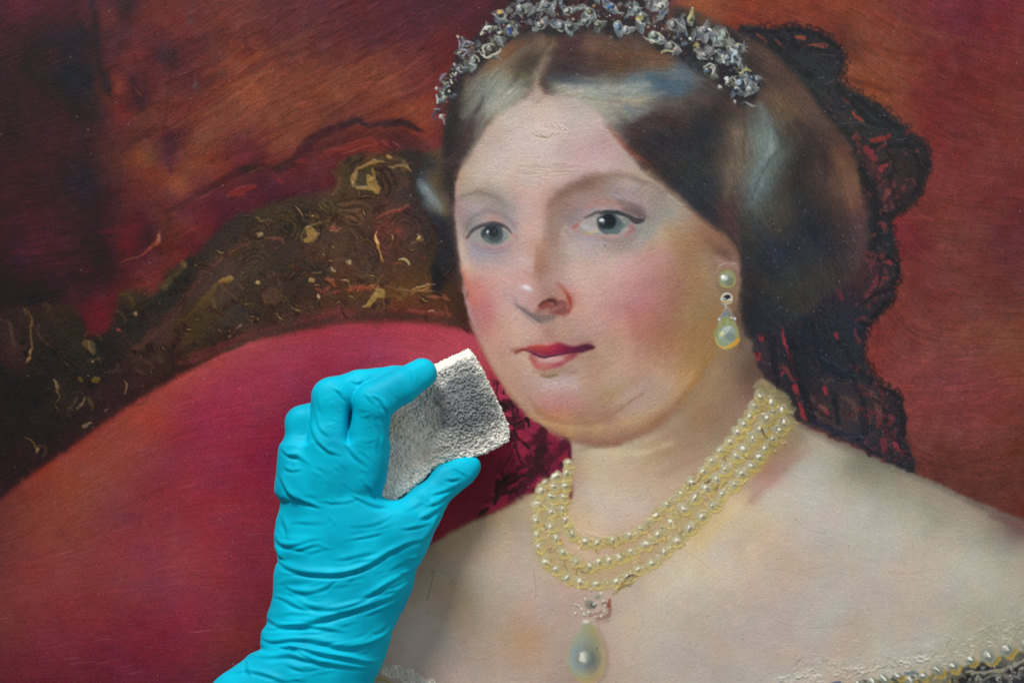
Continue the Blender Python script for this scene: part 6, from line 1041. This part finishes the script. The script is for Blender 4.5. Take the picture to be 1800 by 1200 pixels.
def qcone(Pg, a, b, ra, rb, p_=2.8):
    """a round-ended cone whose cross section is squared off, as a finger's is: flat on the back"""
    d = np.array(b, np.float32) - np.array(a, np.float32); L = float(d @ d) + 1e-6
    t = np.clip(((Pg[0] - a[0]) * d[0] + (Pg[1] - a[1]) * d[1] + (Pg[2] - a[2]) * d[2]) / L, 0, 1)
    ex, ey, ez = Pg[0] - a[0] - t * d[0], Pg[1] - a[1] - t * d[1], Pg[2] - a[2] - t * d[2]
    r = ra + (rb - ra) * t; k_ = np.abs(np.sqrt(ex * ex + ey * ey)); z_ = np.abs(ez)
    return ((k_ + 1e-3) ** p_ + (z_ + 1e-3) ** p_) ** (1 / p_) - r
def finger(ch, k_in=10):
    F = None
    for (a, b) in zip(ch[:-1], ch[1:]):
        d_ = qcone(PG, a[:3], b[:3], a[3], b[3]); F = d_ if F is None else smin(F, d_, k_in)
    return F
index = finger([(636, 830, 100, 36), (648, 765, 112, 34), (657, 708, 124, 35.5), (703, 680, 117, 31.5), (742, 656, 100, 26.5)], 6)
middle = finger([(580, 830, 102, 38), (576, 770, 110, 34), (583, 698, 106, 34), (632, 682, 92, 30.5), (692, 671, 80, 28), (716, 667, 74, 24)], 8)
ring_ = finger([(528, 840, 92, 34), (528, 790, 90, 31), (533, 744, 82, 31), (590, 722, 66, 27), (640, 705, 56, 24)], 8)
little = finger([(520, 850, 76, 30), (522, 806, 66, 27), (570, 780, 50, 23), (610, 765, 42, 20)], 8)
thumb = finger([(700, 945, 84, 42), (747, 886, 74, 32), (786, 843, 60, 25), (812, 828, 52, 21.5), (827, 819, 48, 18)], 14)
hand_d = smin(smin(middle, ring_, 5), little, 5); hand_d = smin(hand_d, index, 4.5)
web = rcone(PG, (611, 690, 84), (610, 800, 84), 20, 32)
hand_d = smin(hand_d, web, 8)
D = smin(D, hand_d, 26); D = smin(D, thumb, 30)
del index, middle, ring_, little, thumb, hand_d
V, Q = nets(D, (gu[0], gv[0], gw[0]), gh); del D
V = relax(V, Q, 2, .5)
N = vnormals(V, Q)
if (N[:, 2] * (V[:, 2] - 90)).sum() < 0: N = -N; Q = Q[:, ::-1]
# wrinkles of the stretched nitrile, laid out as folds: crest, and the hollow below it
keep = HT; HT = np.zeros((PH, PW), np.float32)
def fold(path, w, h, down=1.0, lean=1.0):
    """one fold: a rounded crest with a deeper, narrower hollow on its lower side, fading out at both ends"""
    p = P(path); q = spline(p, 10); qp = px(q); R = w * K * 5 + 3
    x0, y0 = np.floor(qp.min(0) - R).astype(int); x1, y1 = np.ceil(qp.max(0) + R).astype(int)
    x0, y0, x1, y1 = max(x0, 0), max(y0, 0), min(x1, PW), min(y1, PH)
    Xf = np.arange(x0, x1)[None, :] + .5; Yf = np.arange(y0, y1)[:, None] + .5
    best = np.full((y1 - y0, x1 - x0), 1e9, np.float32); T = np.zeros_like(best); Sg = np.zeros_like(best)
    sgn = 1 if (q[-1] - q[0])[0] >= 0 else -1
    for i_ in range(len(qp) - 1):
        a, b_ = qp[i_], qp[i_ + 1]; d_ = b_ - a; L2 = float(d_ @ d_) + 1e-6
        t = np.clip(((Xf - a[0]) * d_[0] + (Yf - a[1]) * d_[1]) / L2, 0, 1)
        ex = Xf - a[0] - t * d_[0]; ey = Yf - a[1] - t * d_[1]; dd = ex * ex + ey * ey
        m_ = dd < best; best = np.where(m_, dd, best); T = np.where(m_, (i_ + t) / (len(qp) - 1), T)
        Sg = np.where(m_, (d_[0] * ey - d_[1] * ex) / math.sqrt(L2) * sgn, Sg)
    edge = np.sqrt(best); s_ = np.where(np.abs(Sg) < edge * .7, np.sign(Sg + 1e-9) * edge, Sg) / K
    tt = np.clip(T, 0, 1); g_ = np.random.default_rng(int(abs(q[0, 0] * 7 + q[0, 1] * 13)))
    amp = np.sin(np.pi * tt) ** .75 * (1 + .25 * np.sin(tt * g_.uniform(5, 11) + g_.uniform(0, 6)))
    ww = w * (.6 + .55 * np.sin(np.pi * tt)) * (1 + .2 * np.sin(tt * g_.uniform(4, 9) + g_.uniform(0, 6)))
    ends = np.exp(-(np.clip(edge / K - np.abs(s_), 0, None) / w) ** 2)
    up = np.where(s_ < 0, 1.9, 1.0)
    prof = np.exp(-(s_ / (ww * up)) ** 2) - .95 * np.exp(-((s_ - ww * 1.75 * down) / (ww * .95)) ** 2)
    HT[y0:y1, x0:x1] += (prof * amp * ends * h).astype(np.float32)
for f in [('484,972 498,990 520,1001 560,1007 605,1005 645,992 685,968 720,952 756,946', 3.4, 5.5), ('497,1026 515,1036 545,1038 572,1030 590,1018', 3, 3.2), ('496,962 525,962 555,956 582,966', 2.6, 2.6),
          ('480,1046 505,1054 530,1066 545,1072', 3, 3.6), ('520,1052 548,1064 590,1066 635,1052 680,1024 733,998', 3.6, 4.2), ('468,1084 490,1096 530,1094 575,1082 625,1068 680,1052 724,1022', 3.6, 5.5),
          ('462,1104 480,1102 520,1098 570,1102 610,1110', 3, 3.4), ('458,1118 478,1126 520,1122 560,1124 600,1134 640,1130 680,1112 704,1084', 3.6, 4.8), ('560,1070 600,1060 650,1048 690,1035', 2.4, -2), ('456,1132 480,1142 515,1136 560,1146 610,1154 650,1162 680,1156', 3.4, 4.6),
          ('438,1150 470,1152 510,1150 545,1158 600,1168 645,1172 672,1168', 3.2, 3.6), ('505,1128 530,1146 560,1160', 2.8, 3), ('400,1184 430,1176 460,1182 490,1192 515,1200', 3, 3), ('434,1158 436,1172 442,1190', 3, 2.6), ('500,1165 530,1175 560,1172', 3, 2.4), ('450,1200 520,1215 600,1212 660,1200', 4, 4), ('380,1230 460,1250 560,1250 640,1235', 5, 5), ('330,1290 430,1310 560,1310', 5, 5),
          ('493,786 506,798 524,800 546,818', 3, 4), ('492,832 500,850 510,866 528,876 552,886 566,892', 3.2, 5.5), ('497,818 512,826 530,824', 2.4, 2.4), ('487,868 500,876 512,880', 2.6, 3), ('482,936 492,952 510,956 540,950 566,946', 3, 3.6), ('496,905 503,925 506,950', 3, 2.6), ('482,958 492,974 505,984', 2.6, 3),
          ('615,868 640,880 665,888 690,892', 2.6, 3.2), ('640,846 655,862 668,880', 2.4, 2.6), ('545,742 556,770 575,790 602,800', 2.6, 3.2), ('556,725 562,750 580,768', 2.2, 2.2), ('600,770 625,800 650,822', 2.6, 2), ('652,694 668,702 678,716 683,730', 2.2, 3.6), ('640,692 650,700 655,712', 2, 2.2), ('586,680 598,690 608,704', 2.2, 3.2), ('612,668 628,672 640,668', 2, 2.4), ('560,690 562,712 568,730', 2, 1.6),
          ('738,952 758,930 770,904', 3, 3.2), ('735,912 755,902 782,884', 2.8, 3.6), ('748,890 770,880 794,864', 2.6, 3), ('756,868 780,862 808,848', 2.4, 2.8), ('778,842 795,842 812,838', 2.2, 2.4), ('790,822 806,826 822,838', 2, 2.4), ('700,930 730,925 760,918', 2.4, 2.2), ('742,972 730,980 715,982', 2.4, 2.6), ('738,990 722,1002 700,1008', 2.4, 2.4),
          ('664,740 672,765 672,790', 2.2, 2), ('650,735 658,765 660,800', 2.2, 1.6), ('566,880 600,882 630,875', 2.6, 1.6), ('575,905 585,915 582,925', 2, 1.2)]:
    fold(*f)
gen = np.random.default_rng(77)
for i in range(70):      # many slight creases between the big folds, sagging across the wrist as they do
    v0 = gen.uniform(905, 1200); l_ = float(np.interp(v0, gv, L_)); r_ = float(np.interp(v0, gv, R_)); a_ = gen.uniform(l_, r_ - 20); b_ = min(r_, a_ + gen.uniform(25, 90)); c_ = (l_ + r_) / 2
    sag = lambda u: -26 * ((u - c_) / (r_ - c_)) ** 2 * (1 if u > c_ else .4) - .10 * (u - c_)
    fold(' '.join(f'{u:.0f},{v0 + sag(u) + gen.normal() * 1.5:.1f}' for u in np.linspace(a_, b_, 4)), gen.uniform(1.6, 3.2), gen.uniform(.4, 1.5))
for i in range(26):
    x_ = gen.uniform(505, 660); y_ = gen.uniform(790, 900); a_ = gen.uniform(.2, 1.0); L3 = gen.uniform(12, 34)
    fold(f'{x_:.0f},{y_:.0f} {x_+L3*.5*math.cos(a_)+2:.0f},{y_+L3*.5*math.sin(a_):.0f} {x_+L3*math.cos(a_):.0f},{y_+L3*math.sin(a_):.0f}', gen.uniform(1.6, 2.6), gen.uniform(.3, .9))
for (bx, by, bx2, by2, wd_, n9) in [(650, 700, 742, 656, 26, 16), (645, 800, 655, 720, 30, 12), (578, 790, 583, 705, 28, 12), (590, 690, 690, 662, 16, 10), (522, 790, 530, 745, 18, 8), (745, 890, 826, 820, 20, 22)]:
    for i in range(n9):
        t_ = gen.random(); cx_, cy_ = bx + (bx2 - bx) * t_, by + (by2 - by) * t_; L9 = math.hypot(bx2 - bx, by2 - by); ax_, ay_ = (bx2 - bx) / L9, (by2 - by) / L9
        o0, o1 = gen.uniform(-wd_, wd_ * .3), 0; o1 = min(wd_, o0 + gen.uniform(8, wd_ * 1.1)); sk = gen.uniform(-.6, .6)
        fold(f'{cx_-ay_*o0:.1f},{cy_+ax_*o0:.1f} {cx_-ay_*(o0+o1)/2+ax_*sk*(o1-o0)*.4:.1f},{cy_+ax_*(o0+o1)/2+ay_*sk*(o1-o0)*.4:.1f} {cx_-ay_*o1+ax_*sk*(o1-o0):.1f},{cy_+ax_*o1+ay_*sk*(o1-o0):.1f}', gen.uniform(1.0, 1.9), gen.uniform(.25, .8))
FM = blur(HT, .8) + vnoise(26, 95) * .6 + vnoise(60, 96) * 1.1; HT = keep
def samp(M, u, v):
    x = np.clip((u - U0) * K - .5, 0, PW - 2); y = np.clip((v - V0) * K - .5, 0, PH - 2); ix_ = x.astype(int); iy_ = y.astype(int); fx_ = x - ix_; fy_ = y - iy_
    return (M[iy_, ix_] * (1 - fx_) + M[iy_, ix_ + 1] * fx_) * (1 - fy_) + (M[iy_ + 1, ix_] * (1 - fx_) + M[iy_ + 1, ix_ + 1] * fx_) * fy_
disp = .88 * samp(FM, V[:, 0], V[:, 1]) * np.clip((N[:, 2] + .55) / .5, 0, 1)
V = V + N * disp[:, None]
glove_mat, nt, b = mat('turquoise_nitrile', (.0, .46, .60), .55, .1)
n_, bp, mp = noise_bump(nt, b, 1400, .16, .0003, 3)
tc = nt.nodes.new('ShaderNodeTexCoord'); n2 = nt.nodes.new('ShaderNodeTexNoise'); n2.inputs['Scale'].default_value = 38; n2.inputs['Detail'].default_value = 6
rp = nt.nodes.new('ShaderNodeValToRGB'); rp.color_ramp.elements[0].position = .35; rp.color_ramp.elements[0].color = (.0, .36, .52, 1); rp.color_ramp.elements[1].position = .68; rp.color_ramp.elements[1].color = (.0, .46, .64, 1)
nt.links.new(tc.outputs['Object'], n2.inputs['Vector']); nt.links.new(n2.outputs['Fac'], rp.inputs['Fac']); nt.links.new(rp.outputs['Color'], b.inputs['Base Color'])
glove = solid('gloved_hand', V, Q, glove_mat)
tag(glove, 'left hand and wrist in a wrinkled turquoise nitrile glove gripping the sponge', 'hand')
glove['kind'] = 'thing'

# ---------------------------------------------------------------- soot sponge
poly = P('829,622 838,632 851,656 868,692 884,726 894,748 896,762 894,776 880,785 864,792 848,799 830,805 814,808 800,808 784,813 768,821 754,833 742,847 726,860 708,873 692,882 679,886 670,876 655,850 644,800 640,750 648,716 690,698 730,676 769,651 800,636')
sh = 1.3
su = np.arange(620, 912, sh, dtype=np.float32); sv = np.arange(604, 904, sh, dtype=np.float32); sw = np.arange(0, 96, sh, dtype=np.float32)
def poly_sd(u, v, pl):
    d = np.full(u.shape, 1e9, np.float32); inside = np.zeros(u.shape, bool)
    for a, b in zip(pl, np.roll(pl, -1, 0)):
        e_ = b - a; wx = u - a[0]; wy = v - a[1]; t = np.clip((wx * e_[0] + wy * e_[1]) / (e_ @ e_), 0, 1)
        d = np.minimum(d, (wx - t * e_[0]) ** 2 + (wy - t * e_[1]) ** 2)
        c = ((a[1] <= v) != (b[1] <= v)) & (u < (b[0] - a[0]) * (v - a[1]) / (b[1] - a[1] + 1e-9) + a[0]); inside ^= c
    d = np.sqrt(d); return np.where(inside, -d, d)
UU, VV = np.meshgrid(su, sv, indexing='ij')
front = 76 - .10 * (UU - 700) + .02 * (VV - 750) - 7 * np.exp(-(((UU - 742) * .86 + (VV - 762) * -.5) / 26) ** 2) + 3 * np.sin((UU + VV) * .03) - 9 * np.exp(-(((UU - 735) * .86 - (VV - 690) * .5) / 42) ** 2 - (((UU - 735) * .5 + (VV - 690) * .86) / 22) ** 2)
SD = np.empty((len(su), len(sv), len(sw)), np.float32)
for i, w_ in enumerate(sw):
    lift = np.maximum(front - w_, 0)
    d2 = poly_sd(UU + lift * .13, VV + lift * .19, poly)
    dw = np.maximum(w_ - front, 8 - w_)
    r_ = 5.0
    q1, q2 = d2 + r_, dw + r_
    SD[:, :, i] = np.sqrt(np.maximum(q1, 0) ** 2 + np.maximum(q2, 0) ** 2) + np.minimum(np.maximum(q1, q2), 0) - r_
V, Q = nets(SD, (su[0], sv[0], sw[0]), sh)
V = relax(V, Q, 1, .5); N = vnormals(V, Q)
if (N[:, 2] * (V[:, 2] - 45)).sum() < 0: N = -N; Q = Q[:, ::-1]
k1, k2, k3 = noise3(V / 2.7, 1), noise3(V / 2.0 + 9, 2), noise3(V / 9.0 + 5, 3)
V0_ = V.copy()
V = V + N * (-np.abs(k1) * 2.2 + 1.0 + k2 * 1.3 + k3 * .4)[:, None]
N0 = N
u_, v_ = V0_[:, 0], V0_[:, 1]
G_ = lambda cx, cy, sx_, sy_, a: np.exp(-((((u_ - cx) * math.cos(a) + (v_ - cy) * math.sin(a)) / sx_) ** 2 + ((-(u_ - cx) * math.sin(a) + (v_ - cy) * math.cos(a)) / sy_) ** 2))
face_ = np.clip((N[:, 2] - .35) / .35, 0, 1)
soot = 1.0 * G_(818, 672, 34, 40, .4) + 1.15 * G_(838, 726, 50, 42, 0) + .6 * G_(792, 735, 34, 34, 0) + .4 * G_(806, 785, 60, 20, -.4) + .42 * G_(785, 690, 30, 34, 0) + .10 * G_(700, 800, 60, 60, 0)
soot = np.clip(soot + noise3(V0_ / 12, 5) * .12 + noise3(V0_ / 3, 6) * .10, 0, 1) * face_
yel = (G_(694, 742, 22, 22, 0) * .8 + G_(760, 800, 40, 12, -.5) * .5) * face_
clean = np.array([.76, .73, .65]); dark = np.array([.145, .158, .164]); yl = np.array([.44, .38, .24])
cc = clean * (1 + noise3(V0_ / 4, 7)[:, None] * .07)
cc = cc * (1 - yel[:, None] * .7) + yl * yel[:, None] * .7
cc = cc * (1 - soot[:, None] * .93) + dark * soot[:, None] * .93
sponge_mat, nt, b = mat('sponge_rubber', rough=.92, spec=.12, attr='tint')
noise_bump(nt, b, 1300, .35, .0006, 3)
sponge = solid('cleaning_sponge', V, Q, sponge_mat, None, np.clip(cc, .02, .9))
tag(sponge, 'off white rubber soot sponge with a grey sooty face held between gloved fingers and thumb', 'sponge')
